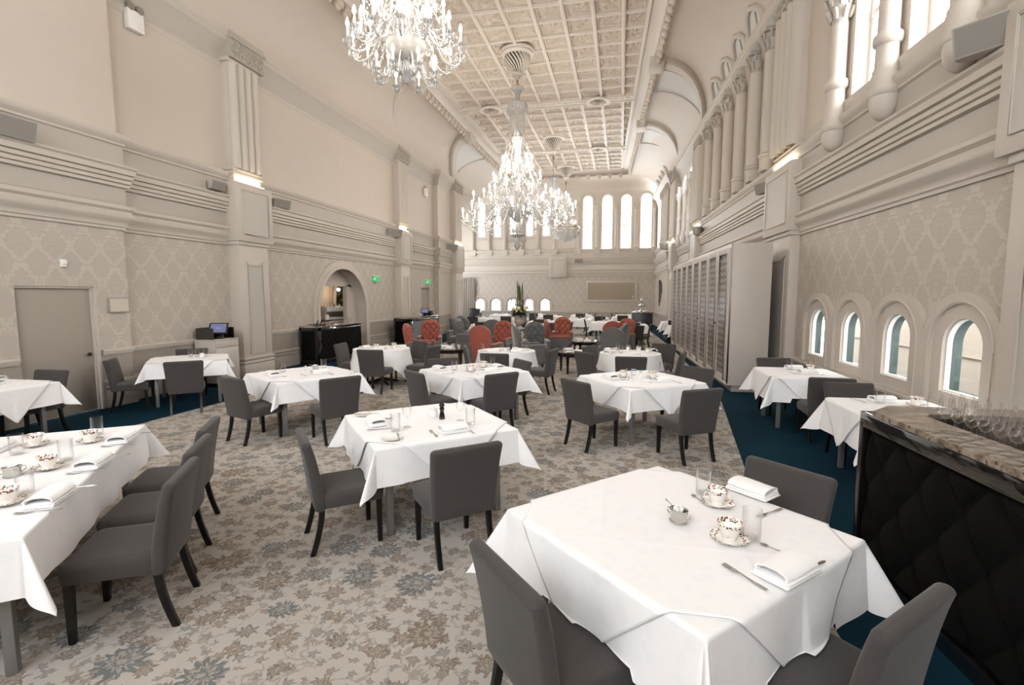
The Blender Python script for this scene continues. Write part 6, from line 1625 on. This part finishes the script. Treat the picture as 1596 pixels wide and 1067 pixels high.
# fourth, a drum of prisms
t = thing('chandelier', 'farthest crystal chandelier, a glowing drum of prisms on a long thin rod', 'chandelier', (CHX * SE, 28.0 * SE, 1.93 * (1 - SE)), 0, G)
t.scale = (SE, SE, SE); rose(t, 9.0); rod(t, 6.3, 9.0 - 1.05)
q = MB(); q.lathe([(.001, 4.8), (.08, 4.95), (.05, 5.1), (.05, 6.0), (.2, 6.2), (.05, 6.35)], 14); q.build('stem', M['crystal'], t, 40)
q = MB(); q.lathe([(.78, 5.58), (.8, 5.6), (.8, 5.66), (.78, 5.66)], 30); q.lathe([(.5, 5.95), (.52, 5.95), (.52, 6.0), (.5, 6.0)], 24); q.build('ring', M['brass'], t)
q = MB()
for k in range(60): prism(q, .79 * cos(k * pi / 30), .79 * sin(k * pi / 30), 5.6, .42, .035)
for k in range(44): prism(q, .56 * cos(k * pi / 22), .56 * sin(k * pi / 22), 5.42, .42, .035)
for k in range(26): prism(q, .3 * cos(k * pi / 13), .3 * sin(k * pi / 13), 5.25, .4, .035)
strands(q, 22, .2, 6.2, .78, 5.65, -.12, 18, .022)
o = q.build('crystal_drops', M['crystal'], t, 0); o['kind'] = 'stuff'
tier(t, 8, .55, 5.75, .06, 5.8, 0, 1.4, .12, .1)
lamp(t, 5.95, 300, .55, 4)
# ------------------------------------------------------------------ daylight, camera, output
w = D.worlds.new('daylight'); SC.world = w; w.use_nodes = True
bg = w.node_tree.nodes['Background']; bg.inputs[0].default_value = (.93, .97, 1.0, 1); bg.inputs[1].default_value = WORLD
def area(name, loc_, rot, sx, sy, e, col=(.95, .98, 1.0)):
    l = D.lights.new(name, 'AREA'); l.shape = 'RECTANGLE'; l.size = sx; l.size_y = sy; l.energy = e; l.color = col
    o = D.objects.new(name, l); COL.objects.link(o); o.location = loc_; o.rotation_euler = rot; return o
for c, w_ in CW: area('window_daylight', (xr(c) + .5, c, 6.2), (0, R(90), 0), 2.5, w_, 90 * KD)
for c, w_ in LW: area('window_daylight', (xr(c) + .5, c, 6.2), (0, R(90), 0), 2.4, w_, 70 * KD)
for c in RW: area('window_daylight', (xr(c) + .45, c, 1.35), (0, R(80), 0), .8, .58, 9 * KD)
for c, w_ in EH: area('window_daylight', (c * SE, YE + .45, 6.45), (R(-90), 0, 0), w_, 3.4, 70 * KD)
for c in EL: area('window_daylight', (c * SE, YE + .45, 7.0), (R(-90), 0, 0), .42, 2.1, 30 * KD)
for c in EA: area('window_daylight', (c * SE, YE + .45, 1.25), (R(-90), 0, 0), .56, .75, 10 * KD)
for c in (27.3, 29.2, 31.1): area('window_daylight', (-12.6, c, 4.0), (0, R(-90), 0), 5.8, 1.5, 55 * KD)  # fill for the far bay through its added, unseen windows
for c in BW_ADDED: area('window_daylight', (c, Y0 - .2, 5.9), (R(90), 0, 0), 1.3, 4.0, 150 * KR)  # soft frontal fill through the added rear windows
cam = D.cameras.new('camera'); co = D.objects.new('camera', cam); COL.objects.link(co); SC.camera = co
co.location = (0, 0, 1.93); cam.sensor_width = 36; cam.lens = 770 / 1596 * 36; cam.clip_start = .05; cam.clip_end = 200
co.rotation_euler = (R(90 - 5.526), 0, R(12.394))
SC.view_settings.view_transform = 'Standard'; SC.view_settings.look = 'None'; SC.view_settings.gamma = 1.0; SC.view_settings.exposure = EXPO
SC.view_settings.use_curve_mapping = False
c_ = SC.cycles
c_.use_denoising = True; c_.max_bounces = 9; c_.diffuse_bounces = 5; c_.glossy_bounces = 4; c_.transmission_bounces = 6; c_.transparent_max_bounces = 16
c_.sample_clamp_indirect = 6.0; c_.caustics_reflective = False; c_.caustics_refractive = False; c_.use_light_tree = True
dup_ = {k: v for k, v in LABELS.items() if len(v) > 1}
if dup_: print('REPEATED LABELS', dup_)
lng_ = [k for k in LABELS if not 4 <= len(k.split()) <= 16]
if lng_: print('LABEL LENGTH', lng_)
